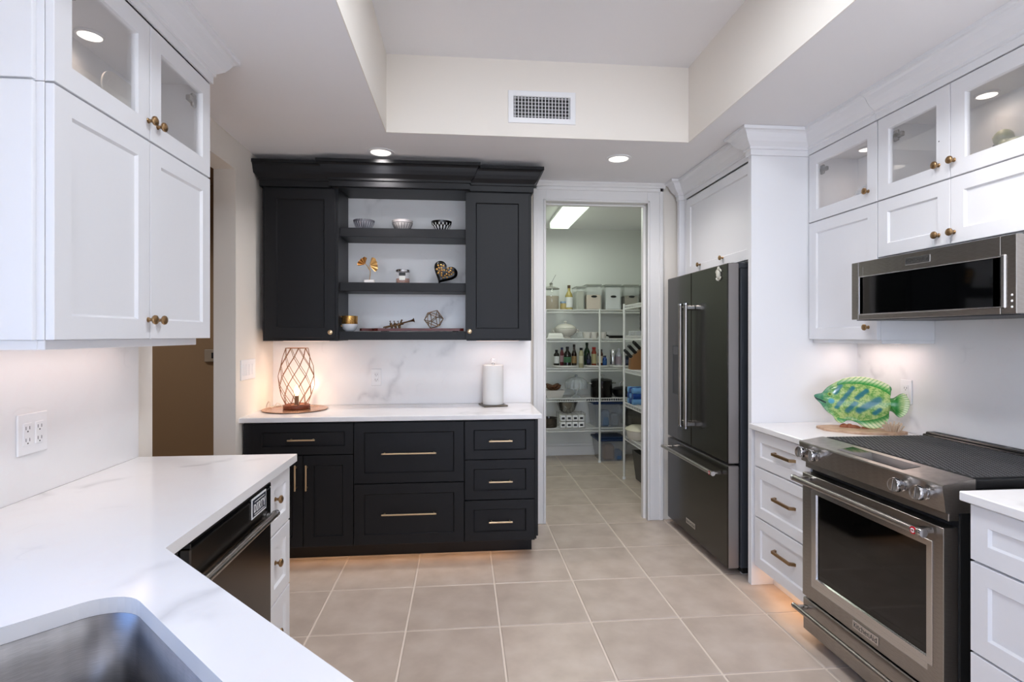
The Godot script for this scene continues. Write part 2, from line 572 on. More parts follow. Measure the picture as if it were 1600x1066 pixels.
func facing(o: Vector3, axis: String) -> Transform3D:   # lathes grow along +y; turn them to grow along +z (front) or keep
	return Transform3D(Basis(Vector3.RIGHT, PI / 2), o) if axis == "z" else Transform3D(Basis.IDENTITY, o)

func lettering(parent: Node, text: String, height: float, at: Vector3, m: Material, bold := false, squeeze := 1.0) -> MeshInstance3D:
	var tm := TextMesh.new()
	var f := SystemFont.new()
	f.font_names = PackedStringArray(["Droid Sans"])
	if bold: f.font_weight = 700
	tm.font = f
	tm.text = text
	tm.font_size = 64
	tm.pixel_size = height / 46.0
	tm.depth = 0.0006
	var o := MeshInstance3D.new()
	o.name = "lettering"
	o.mesh = tm
	o.material_override = m
	o.position = at
	o.scale.x = squeeze
	parent.add_child(o, true)
	return o

# ---------------------------------------------------------------- materials
func mat(c: Color, rough := 0.5, metal := 0.0, spec := 0.5) -> StandardMaterial3D:
	var m := StandardMaterial3D.new()
	m.albedo_color = c
	m.roughness = rough
	m.metallic = metal
	m.metallic_specular = spec
	return m

func noise_tex(freq: float, octaves: int, stops: Array, size := 512, seed_no := 1) -> NoiseTexture2D:
	var n := FastNoiseLite.new()
	n.seed = seed_no
	n.frequency = freq
	n.fractal_octaves = octaves
	var t := NoiseTexture2D.new()
	t.width = size; t.height = size
	t.seamless = true
	t.noise = n
	var g := Gradient.new()
	g.offsets = PackedFloat32Array([0.0, 0.5, 1.0])
	g.colors = PackedColorArray(stops)
	t.color_ramp = g
	return t

func tripl(m: StandardMaterial3D, tex: Texture2D, sc: Vector3, world := false) -> StandardMaterial3D:
	m.albedo_texture = tex
	m.uv1_triplanar = true
	m.uv1_world_triplanar = world
	m.uv1_scale = sc
	return m

func glow(c: Color, e: float) -> StandardMaterial3D:
	var m := mat(c, 0.5)
	m.emission_enabled = true
	m.emission = c
	m.emission_energy_multiplier = e
	return m

func glass(c: Color, a := 0.08) -> StandardMaterial3D:
	var m := mat(Color(c.r, c.g, c.b, a), 0.03)
	m.transparency = BaseMaterial3D.TRANSPARENCY_ALPHA
	return m

func marble() -> ImageTexture:
	var n := 640
	var w := FastNoiseLite.new()
	w.seed = 5; w.frequency = 0.005; w.fractal_octaves = 3
	var warp := w.get_seamless_image(n, n)
	w.seed = 11; w.frequency = 0.012; w.fractal_octaves = 4
	var fade := w.get_seamless_image(n, n)
	w.seed = 23; w.frequency = 0.05
	var fine := w.get_seamless_image(n, n)
	var im := Image.create(n, n, false, Image.FORMAT_RGB8)
	for y in n:
		for x in n:
			var wv := warp.get_pixel(x, y).r
			var fv := fade.get_pixel(x, y).r
			var t := float(x + y) / n + (wv - 0.5) * 0.42
			var d := absf(t - roundf(t))
			var u := float(x + y * 2) / n + (wv - 0.5) * 0.9 + 0.37
			var d2 := absf(u - roundf(u))
			var v := exp(-d * d / 0.0022) * smoothstep(0.3, 0.75, fv) * 0.5 + exp(-d / 0.010) * smoothstep(0.35, 0.7, fv) * 0.16 + exp(-d2 / 0.008) * smoothstep(0.5, 0.8, fv) * 0.16
			v = v * (0.7 + 0.6 * fine.get_pixel(x, y).r) + (fv - 0.5) * 0.06
			var c := Color(0.935, 0.93, 0.93).lerp(Color(0.70, 0.695, 0.70), clampf(v * 0.62, 0.0, 1.0))
			im.set_pixel(x, y, c)
	return ImageTexture.create_from_image(im)

func make_materials() -> void:
	M.wall = mat(Color(0.925, 0.90, 0.865), 0.75)
	M.ceiling = mat(Color(0.94, 0.935, 0.94), 0.85)
	M.white = mat(Color(0.92, 0.92, 0.93), 0.38)
	M.trim = mat(Color(0.91, 0.905, 0.90), 0.42)
	M.white_plastic = mat(Color(0.93, 0.93, 0.935), 0.35)
	M.navy = mat(Color(0.086, 0.089, 0.101), 0.45, 0.0, 0.4)
	M.brown = mat(Color(0.52, 0.42, 0.31), 0.7)
	M.brass = mat(Color(0.93, 0.83, 0.68), 0.32, 1.0)
	M.bronze = mat(Color(0.62, 0.50, 0.36), 0.34, 1.0)
	M.gold = mat(Color(0.85, 0.66, 0.38), 0.28, 1.0)
	M.quartz = tripl(mat(Color(1, 1, 1), 0.16), marble(), Vector3.ONE * 0.62, true)
	M.steel = tripl(mat(Color(1, 1, 1), 0.3, 1.0), noise_tex(0.05, 3, [Color(0.56, 0.54, 0.52), Color(0.62, 0.60, 0.58), Color(0.67, 0.65, 0.63)], 256, 3), Vector3(2, 60, 2))
	M.steel_bright = mat(Color(0.78, 0.77, 0.76), 0.22, 1.0)
	M.chrome = mat(Color(0.82, 0.82, 0.83), 0.1, 1.0)
	M.sink = tripl(mat(Color(1, 1, 1), 0.33, 1.0), noise_tex(0.05, 3, [Color(0.47, 0.47, 0.485), Color(0.53, 0.53, 0.545), Color(0.59, 0.59, 0.605)], 256, 9), Vector3(2, 50, 2))
	M.dark_steel = tripl(mat(Color(1, 1, 1), 0.24, 1.0), noise_tex(0.04, 3, [Color(0.27, 0.26, 0.245), Color(0.29, 0.28, 0.265), Color(0.31, 0.30, 0.285)], 256, 4), Vector3(50, 2, 50))
	M.door_edge = mat(Color(0.55, 0.53, 0.525), 0.4, 0.6)
	M.fridge_body = mat(Color(0.2, 0.215, 0.24), 0.5)
	M.black = mat(Color(0.035, 0.035, 0.04), 0.35)
	M.black_gloss = mat(Color(0.012, 0.013, 0.015), 0.05)
	M.oven_glass = mat(Color(0.02, 0.018, 0.016), 0.06)
	M.rubber = mat(Color(0.06, 0.06, 0.065), 0.8)
	M.dark_slot = mat(Color(0.1, 0.1, 0.1), 0.7)
	M.glass = glass(Color(1, 1, 1), 0.05)
	M.clear = glass(Color(0.93, 0.96, 0.95), 0.09)
	M.grout = mat(Color(0.87, 0.82, 0.77), 0.9)
	M.tiles = []
	for k in 5:
		var b := [1.0, 0.985, 1.015, 0.975, 1.0][k] as float
		var t := mat(Color(b, b, b), 0.36)
		tripl(t, noise_tex(0.007, 5, [Color(0.715, 0.655, 0.605), Color(0.76, 0.70, 0.65), Color(0.795, 0.74, 0.695)], 512, 31), Vector3.ONE * 1.3)
		t.uv1_offset = Vector3(k * 0.37, k * 0.21, k * 0.53)
		M.tiles.append(t)
# ---------------------------------------------------------------- cabinet builders (local axes: x along the front, z out of the front)
func knob(parent: Node, x: float, y: float, z: float, m: Material) -> void:
	if knob_mesh == null:
		var s := begin()
		lathe(s, [Vector2(0.0085, 0), Vector2(0.0085, 0.002), Vector2(0.0055, 0.004), Vector2(0.005, 0.012), Vector2(0.008, 0.015), Vector2(0.0135, 0.018), Vector2(0.0155, 0.022), Vector2(0.0145, 0.026), Vector2(0.010, 0.029), Vector2(0, 0.0305)], 20)
		s.generate_normals()
		knob_mesh = s.commit()
	again(parent, "knob", knob_mesh, m, facing(Vector3(x, y, z), "z"))

func bar_pull(parent: Node, a: Vector2, b: Vector2, z: float, m: Material) -> void:
	var s := begin()
	var d := (b - a).normalized() * 0.012
	var h := 0.0048
	box(s, Vector3(a.x - h, a.y - h, z + 0.026), Vector3(b.x + h, b.y + h, z + 0.036), 0.0025)
	for q in [a + d, b - d]:
		box(s, Vector3(q.x - 0.0045, q.y - 0.0045, z - 0.001), Vector3(q.x + 0.0045, q.y + 0.0045, z + 0.028), 0.001)
	part(parent, "handle", s, m)

func arch_pull(parent: Node, x0: float, x1: float, y: float, z: float, m: Material) -> void:
	var s := begin()
	var p := PackedVector2Array([Vector2(x0, 0), Vector2(x0 + 0.014, 0), Vector2(x0 + 0.026, 0.020), Vector2(x1 - 0.026, 0.020), Vector2(x1 - 0.014, 0), Vector2(x1, 0), Vector2(x1 - 0.012, 0.03), Vector2(x0 + 0.012, 0.03)])
	xf = Transform3D(Basis(Vector3.RIGHT, PI / 2), Vector3(0, y, z))
	prism(s, p, -0.007, 0.007)
	part(parent, "handle", s, m)

func carcass(t: Node3D, w: float, y0: float, y1: float, depth: float, m: Material) -> void:
	part(t, "body", bx(-w / 2, y0, -depth, w / 2, y1, 0, 0.001), m)

func hollow(t: Node3D, w: float, y0: float, y1: float, depth: float, m: Material) -> void:
	var s := begin()
	var k := 0.018
	box(s, Vector3(-w / 2, y0, -depth), Vector3(-w / 2 + k, y1, 0), 0.001)
	box(s, Vector3(w / 2 - k, y0, -depth), Vector3(w / 2, y1, 0), 0.001)
	box(s, Vector3(-w / 2 + k, y0, -depth), Vector3(w / 2 - k, y0 + k, 0), 0.001)
	box(s, Vector3(-w / 2 + k, y1 - k, -depth), Vector3(w / 2 - k, y1, 0), 0.001)
	box(s, Vector3(-w / 2 + k, y0 + k, -depth), Vector3(w / 2 - k, y1 - k, -depth + 0.012), 0)
	part(t, "body", s, m)

func front(t: Node3D, kind: String, x0: float, y0: float, x1: float, y1: float, m: Material, rail := 0.057, label := "") -> MeshInstance3D:
	var s := begin()
	shaker(s, x0, y0, x1, y1, 0.001, 0.02, rail, 0.009)
	return part(t, kind, s, m, label)

func glass_door(t: Node3D, x0: float, y0: float, x1: float, y1: float, hinge_right: bool) -> MeshInstance3D:
	var s := begin()
	shaker(s, x0, y0, x1, y1, 0.001, 0.02, 0.062, 0.009, true)
	var d := part(t, "door", s, M.white, "white door with a clear glass pane")
	part(d, "pane", bx(x0 + 0.06, y0 + 0.06, 0.004, x1 - 0.06, y1 - 0.06, 0.008, 0), M.glass)
	s = begin()
	var hx := x1 - 0.062 if hinge_right else x0 + 0.062
	var sg := -1.0 if hinge_right else 1.0
	var hy := y1 - 0.1
	box(s, Vector3(minf(hx, hx + sg * 0.05), hy - 0.011, -0.02), Vector3(maxf(hx, hx + sg * 0.05), hy + 0.011, 0.0), 0.003)
	box(s, Vector3(minf(hx + sg * 0.004, hx + sg * 0.03), hy - 0.025, -0.012), Vector3(maxf(hx + sg * 0.004, hx + sg * 0.03), hy + 0.025, 0.0), 0.003)
	part(d, "hinge", s, mat(Color(0.5, 0.49, 0.47), 0.4, 0.7))
	return d

func crown(t: Node3D, path: Array, y0: float, k: float, m: Material, h := 0.0) -> void:
	var pr := []
	var tall := 0.13 if h == 0.0 else h
	for q in [[0, 0], [0.10, 0], [0.10, 0.23], [0.19, 0.25], [0.19, 0.34], [0.30, 0.40], [0.48, 0.50], [0.62, 0.64], [0.74, 0.79], [0.86, 0.85], [1.0, 0.87], [1.0, 1.0], [0, 1.0]]:
		pr.append(Vector2(q[0] * k, q[1] * tall))
	var s := begin()
	sweep(s, pr, path, y0)
	part(t, "crown_moulding", s, m)

# ---------------------------------------------------------------- dark cabinets on the back wall
func build_dark_wall() -> void:
	var z := -3.39
	# base units: face of the fronts stands at D = 3.37
	var t := thing("base_cabinet", "dark base cabinet with one drawer over two doors, left end of the dark row", "cabinet", Vector3(-0.992, 0, z), 0, "dark base cabinets")
	carcass(t, 0.65, 0.11, 0.884, 0.53, M.navy)
	part(t, "toe_kick", bx(-0.325, 0, -0.5, 0.325, 0.112, -0.125, 0), M.navy)
	part(t, "filler", bx(-0.325, 0.115, 0, -0.27, 0.876, 0.012, 0.001), M.navy)
	var f := front(t, "drawer", -0.267, 0.683, 0.323, 0.872, M.navy, 0.05)
	bar_pull(f, Vector2(-0.055, 0.776), Vector2(0.099, 0.776), 0.02, M.brass)
	f = front(t, "door", -0.267, 0.122, 0.024, 0.677, M.navy, 0.06)
	bar_pull(f, Vector2(-0.014, 0.474), Vector2(-0.014, 0.621), 0.02, M.brass)
	f = front(t, "door", 0.028, 0.122, 0.323, 0.677, M.navy, 0.06)
	bar_pull(f, Vector2(0.050, 0.474), Vector2(0.050, 0.621), 0.02, M.brass)
	t = thing("base_cabinet", "dark base cabinet with two wide deep drawers, middle of the dark row", "cabinet", Vector3(-0.329, 0, z), 0, "dark base cabinets")
	carcass(t, 0.676, 0.11, 0.884, 0.53, M.navy)
	part(t, "toe_kick", bx(-0.338, 0, -0.5, 0.338, 0.112, -0.125, 0), M.navy)
	for q in [[0.500, 0.872, 0.684], [0.122, 0.493, 0.311]]:
		f = front(t, "drawer", -0.335, q[0], 0.335, q[1], M.navy, 0.06)
		bar_pull(f, Vector2(-0.162, q[2]), Vector2(0.162, q[2]), 0.02, M.brass)
	t = thing("base_cabinet", "dark base cabinet with three stacked drawers, beside the pantry doorway", "cabinet", Vector3(0.232, 0, z), 0, "dark base cabinets")
	carcass(t, 0.446, 0.11, 0.884, 0.53, M.navy)
	part(t, "toe_kick", bx(-0.223, 0, -0.5, 0.218, 0.112, -0.125, 0), M.navy)
	part(t, "end_panel", bx(0.223, 0.137, -0.53, 0.243, 0.884, 0.004, 0.001), M.navy)
	part(t, "end_panel", bx(0.223, 0.117, -0.53, 0.233, 0.14, 0.0, 0.001), M.navy)
	for q in [[0.633, 0.872, 0.750], [0.380, 0.627, 0.496], [0.122, 0.374, 0.245]]:
		f = front(t, "drawer", -0.220, q[0], 0.220, q[1], M.navy, 0.055)
		bar_pull(f, Vector2(-0.067, q[2]), Vector2(0.073, q[2]), 0.02, M.brass)
	solo("countertop", bx(-0.915, 0, -0.0, 0.915, 0.03, 0.577, 0.003), M.quartz, "white veined stone countertop on the dark base cabinets", "countertop", Vector3(-0.42, 0.884, -3.922))

	# wall units: door faces at D = 3.60
	z = -3.62
	t = thing("wall_cabinet", "dark wall cabinet with one door, left of the open shelves", "cabinet", Vector3(-1.041, 0, z), 0, "dark wall cabinets")
	part(t, "body", bx(-0.249, 1.372, -0.302, 0.201, 2.385, 0, 0.001), M.navy)
	part(t, "side_panel", bx(0.201, 1.372, -0.302, 0.229, 2.385, 0.008, 0.001), M.navy)
	f = front(t, "door", -0.228, 1.391, 0.211, 2.362, M.navy, 0.068)
	knob(f, 0.185, 1.428, 0.021, M.brass)
	crown(t, [Vector2(-0.255, -0.30), Vector2(-0.255, 0.022), Vector2(0.18, 0.022)], 2.37, 0.07, M.navy, 0.155)
	t = thing("wall_cabinet", "dark wall cabinet with one door, right of the open shelves beside the pantry doorway", "cabinet", Vector3(0.24, 0, z), 0, "dark wall cabinets")
	part(t, "body", bx(-0.215, 1.372, -0.302, 0.222, 2.385, 0, 0.001), M.navy)
	f = front(t, "door", -0.222, 1.385, 0.203, 2.362, M.navy, 0.068)
	knob(f, -0.196, 1.434, 0.021, M.brass)
	crown(t, [Vector2(-0.215, 0.022), Vector2(0.226, 0.022), Vector2(0.226, -0.30)], 2.37, 0.07, M.navy, 0.155)
	# open shelves between them
	t = thing("open_shelf_unit", "dark open shelf unit with two shelves and a deeper cornice between the dark wall cabinets", "shelf", Vector3(-0.395, 0, z))
	part(t, "bottom_board", bx(-0.417, 1.378, -0.31, 0.42, 1.434, -0.005, 0.002), M.navy)
	part(t, "shelf", bx(-0.417, 1.703, -0.31, 0.42, 1.762, -0.04, 0.002), M.navy)
	part(t, "shelf", bx(-0.417, 2.066, -0.31, 0.42, 2.125, -0.04, 0.002), M.navy)
	part(t, "top_board", bx(-0.417, 2.384, -0.31, 0.42, 2.44, -0.05, 0.002), M.navy)
	part(t, "top_rail", bx(-0.452, 2.37, -0.05, 0.44, 2.46, 0.03, 0.002), M.navy)
	crown(t, [Vector2(-0.456, -0.02), Vector2(-0.456, 0.062), Vector2(0.434, 0.062), Vector2(0.434, -0.02)], 2.37, 0.075, M.navy, 0.158)

# ---------------------------------------------------------------- white run on the left
func build_left_run() -> void:
	# stone counter with a corner cut across it and the sink cut out
	var top := CSGPolygon3D.new()
	top.name = numbered("countertop")
	top.polygon = PackedVector2Array([Vector2(-1.317, 2.322), Vector2(-0.69, 2.322), Vector2(-0.69, 1.322), Vector2(0.29, 0.342), Vector2(1.0, 0.342), Vector2(1.0, -0.4), Vector2(-1.317, -0.4)])
	top.depth = 0.03
	top.rotation_degrees.x = -90
	top.position = Vector3(0, 0.914, 0)
	top.material = M.quartz
	tag(top, "white veined stone countertop with the cut-out for the sink, beside the dishwasher", "countertop")
	# CSGPolygon3D grows along -z, so after the turn the slab hangs below y = 0.914
	var hole := CSGPolygon3D.new()
	hole.name = "cutout"
	hole.operation = CSGShape3D.OPERATION_SUBTRACTION
	var su := -1.25 + 0.39   # centre along the front edge
	var sw := 0.327 - 0.215  # centre away from the front edge
	var hp := PackedVector2Array()
	for q in rounded(0.78, 0.43, 0.075, 8):
		var u: float = su + q.x
		var w: float = sw + q.y
		hp.append(Vector2((u + w) / sqrt(2.0), (w - u) / sqrt(2.0)))
	hole.polygon = hp
	hole.depth = 0.2
	hole.position.z = 0.08
	hole.material = M.quartz
	top.add_child(hole)
	add_child(top, true)
	# sink bowl hung below the stone
	var t := thing("sink", "undermount stainless steel sink bowl in the white stone countertop", "sink", Vector3((su + sw) / sqrt(2.0), 0.884, -(sw - su) / sqrt(2.0)), -45)
	var s := begin()
	var loops := []
	for q in [[0.02, 0.0, 0.085], [0.0, -0.001, 0.078], [-0.004, -0.17, 0.072], [-0.016, -0.20, 0.062], [-0.05, -0.212, 0.04]]:
		var l := []
		for v in rounded(0.78 + q[0], 0.43 + q[0], q[2], 8):
			l.append(Vector3(v.x, q[1], -v.y))
		loops.append(l)
	s.set_smooth_group(2)
	for k in loops.size() - 1:
		var n: int = loops[k].size()
		for i in n:
			quad(s, loops[k][i], loops[k][(i + 1) % n], loops[k + 1][(i + 1) % n], loops[k + 1][i])
	var last: Array = loops[-1]
	for i in range(1, last.size() - 1): tri(s, last[0], last[i], last[i + 1])
	part(t, "bowl", s, M.sink)
	s = begin()
	xf = Transform3D(Basis.IDENTITY, Vector3(0, -0.211, 0))
	lathe(s, [Vector2(0.057, 0), Vector2(0.055, 0.003), Vector2(0.04, 0.001), Vector2(0.03, -0.002), Vector2(0, -0.002)], 28)
	part(t, "drain", s, M.chrome)

	# base units, facing +X; local x = D - centre
	var X := -0.735
	t = thing("base_cabinet", "white base cabinet with three small drawers at the end of the sink counter", "cabinet", P(X, 0, 2.185), 90, "white base cabinets")
	carcass(t, 0.244, 0.1, 0.884, 0.58, M.white)
	part(t, "toe_kick", bx(-0.122, 0, -0.5, 0.122, 0.102, -0.075, 0), M.white)
	for q in [[0.653, 0.868, 0.775], [0.390, 0.646, 0.529], [0.115, 0.383, 0.26]]:
		var f := front(t, "drawer", -0.118, q[0], 0.118, q[1], M.white, 0.05)
		knob(f, -0.03, q[2], 0.012, M.bronze)
	# dishwasher
	t = thing("dishwasher", "dark steel dishwasher with a bar handle under the sink counter", "dishwasher", P(X, 0, 1.765), 90)
	part(t, "body", bx(-0.296, 0.09, -0.56, 0.296, 0.87, -0.002, 0.002), M.black)
	part(t, "toe_kick", bx(-0.296, 0, -0.5, 0.296, 0.09, -0.08, 0), M.black)
	part(t, "door", bx(-0.295, 0.105, 0.0, 0.294, 0.852, 0.03, 0.004), M.dark_steel)
	part(t, "control_strip", bx(-0.295, 0.852, 0.0, 0.294, 0.868, 0.03, 0.002), M.black_gloss, "glossy black control strip")
	s = begin()
	tube(s, [Vector3(-0.27, 0.756, 0.052), Vector3(0.272, 0.756, 0.052)], 0.0125, 14)
	var h := part(t, "handle", s, M.steel)
	for x in [-0.255, 0.255]:
		part(h, "bracket", bx(x - 0.012, 0.746, 0.028, x + 0.012, 0.766, 0.050, 0.004), M.chrome)
	for x in [-0.282, 0.272]:
		s = begin()
		tube(s, [Vector3(x, 0.756, 0.052), Vector3(x + 0.011, 0.756, 0.052)], 0.0138, 14)
		part(h, "end_cap", s, M.chrome)
	# magnet on its door
	t = thing("dishwasher_magnet", "small dark blue magnet sign with white lettering and a white edge, on the dishwasher door", "magnet", P(X + 0.0305, 0.828, 1.935), 90)
	part(t, "plate", bx(-0.066, -0.037, 0, 0.066, 0.032, 0.003, 0.001), M.white_plastic)
	part(t, "face", bx(-0.060, -0.031, 0.0028, 0.060, 0.026, 0.0036, 0.0005), mat(Color(0.09, 0.12, 0.2), 0.4))
	var w := mat(Color(0.92, 0.92, 0.92), 0.5)
	lettering(t, "DIRTY", 0.027, Vector3(0, -0.005, 0.0038), w, true)
	part(t, "rule", bx(-0.045, 0.016, 0.0036, 0.045, 0.0185, 0.0042, 0), w)
	part(t, "rule", bx(-0.045, -0.026, 0.0036, 0.045, -0.0235, 0.0042, 0), w)
	# corner unit under the sink
	t = thing("base_cabinet", "white corner base cabinet under the sink, set across the corner", "cabinet", Vector3(-0.235, 0, -0.797), 135, "white base cabinets")
	part(t, "body", bx(-0.69, 0.1, -0.06, 0.69, 0.66, 0, 0.001), M.white)
	part(t, "apron", bx(-0.69, 0.66, -0.03, 0.69, 0.884, 0, 0.001), M.white)
	part(t, "toe_kick", bx(-0.6, 0, -0.1, 0.6, 0.1, -0.065, 0), M.white)
	for q in [[-0.45, -0.003], [0.003, 0.45]]:
		var f := front(t, "door", q[0], 0.115, q[1], 0.66, M.white)
		knob(f, -0.04 if q[0] < 0 else 0.04, 0.6, 0.02, M.bronze)

	# wall units, door faces at X = -1.02
	X = -1.04
	t = thing("wall_cabinet", "white wall cabinet with two closed doors above the sink counter", "cabinet", P(X, 0, 1.862), 90, "white wall cabinets")
	carcass(t, 0.84, 1.398, 2.043, 0.277, M.white)
	var rail := bx(-0.40, 1.372, -0.03, 0.376, 1.398, -0.012, 0.002)
	box(rail, Vector3(-0.40, 1.372, -0.27), Vector3(-0.382, 1.398, -0.03), 0.002)
	box(rail, Vector3(0.358, 1.372, -0.27), Vector3(0.376, 1.398, -0.03), 0.002)
	part(t, "light_rail", rail, M.white)
	for q in [[-0.416, -0.002, -0.03], [0.002, 0.42, 0.05]]:
		var f := front(t, "door", q[0], 1.398, q[1], 2.041, M.white, 0.062)
		knob(f, -0.012 if q[0] < 0 else 0.042, 1.46, 0.021, M.bronze)
	s = begin()
	xf = Transform3D(Basis(Vector3.UP, -PI / 2), Vector3(-0.42, 0, -0.13))
	shaker(s, -0.147, 1.398, 0.112, 2.041, -0.001, 0.014, 0.075, 0.006)
	part(t, "end_panel", s, M.white)
	t = thing("glass_front_cabinet", "white glass-front cabinet with two doors and a lit puck light, above the sink counter", "cabinet", P(X, 0, 1.862), 90, "white glass-front cabinets")
	hollow(t, 0.84, 2.045, 2.43, 0.277, M.white)
	for q in [[-0.416, -0.002], [0.002, 0.42]]:
		var f := glass_door(t, q[0], 2.047, q[1], 2.425, q[0] > 0)
		knob(f, -0.012 if q[0] < 0 else 0.042, 2.107, 0.021, M.bronze)
	s = begin()
	xf = Transform3D(Basis(Vector3.UP, -PI / 2), Vector3(-0.42, 0, -0.13))
	shaker(s, -0.147, 2.047, 0.112, 2.425, -0.001, 0.014, 0.075, 0.006)
	part(t, "end_panel", s, M.white)
	crown(t, [Vector2(-0.436, -0.277), Vector2(-0.436, 0.021), Vector2(0.42, 0.021), Vector2(0.42, -0.277)], 2.43, 0.085, M.white)
	puck(P(-1.235, 2.412, 1.91), "lit round puck light inside the glass-front cabinet above the sink counter")
	# things behind the panes
	s = begin()
	xf = Transform3D(Basis(Vector3.RIGHT, -0.16), Vector3(0, 0, 0))
	var pl := rounded(0.25, 0.26, 0.09, 10)
	var pv := PackedVector2Array()
	for v in pl: pv.append(v + Vector2(0, 0.13))
	prism(s, pv, 0, 0.006)
	pv = PackedVector2Array()
	for v in rounded(0.21, 0.22, 0.075, 10): pv.append(v + Vector2(0, 0.13))
	prism(s, pv, 0.0055, 0.0065)
	solo("platter", s, mat(Color(0.9, 0.89, 0.87), 0.25), "white rounded square platter standing in the glass-front cabinet above the sink counter", "platter", P(-1.17, 2.0635, 2.03), 90)

	# double outlet
	t = thing("wall_outlet", "white double wall outlet on the stone splashback above the sink counter", "outlet", P(-1.317, 1.11, 1.776), 90)
	part(t, "plate", bx(-0.058, -0.062, 0, 0.058, 0.062, 0.006, 0.002), M.white_plastic)
	for x in [-0.023, 0.023]:
		receptacle(t, x)

func puck(at: Vector3, label: String) -> void:
	var t := thing("puck_light", label, "light", at)
	var s := begin()
	xf = Transform3D(Basis(Vector3.RIGHT, PI), Vector3.ZERO)
	lathe(s, [Vector2(0.042, 0), Vector2(0.042, 0.008), Vector2(0.036, 0.01), Vector2(0.034, 0.0085)], 28)
	part(t, "rim", s, M.white_plastic)
	s = begin()
	xf = Transform3D(Basis(Vector3.RIGHT, PI), Vector3.ZERO)
	lathe(s, [Vector2(0.0345, 0.0086), Vector2(0, 0.0092)], 28)
	part(t, "lens", s, M.lens)
	lamp_spot(at + Vector3(0, -0.013, 0), Color(1.0, 0.9, 0.82), 0.025, 80.0, 0.03)

func receptacle(t: Node3D, x: float) -> void:
	var r := part(t, "receptacle", bx(x - 0.0165, -0.034, 0.004, x + 0.0165, 0.034, 0.008, 0.0015), M.white_plastic)
	var s := begin()
	for y in [-0.018, 0.018]:
		box(s, Vector3(x - 0.008, y - 0.004, 0.0079), Vector3(x - 0.006, y + 0.006, 0.0083), 0)
		box(s, Vector3(x + 0.006, y - 0.004, 0.0079), Vector3(x + 0.008, y + 0.006, 0.0083), 0)
		box(s, Vector3(x - 0.002, y - 0.0115, 0.0079), Vector3(x + 0.002, y - 0.0075, 0.0083), 0)
	part(r, "slots", s, M.dark_slot)

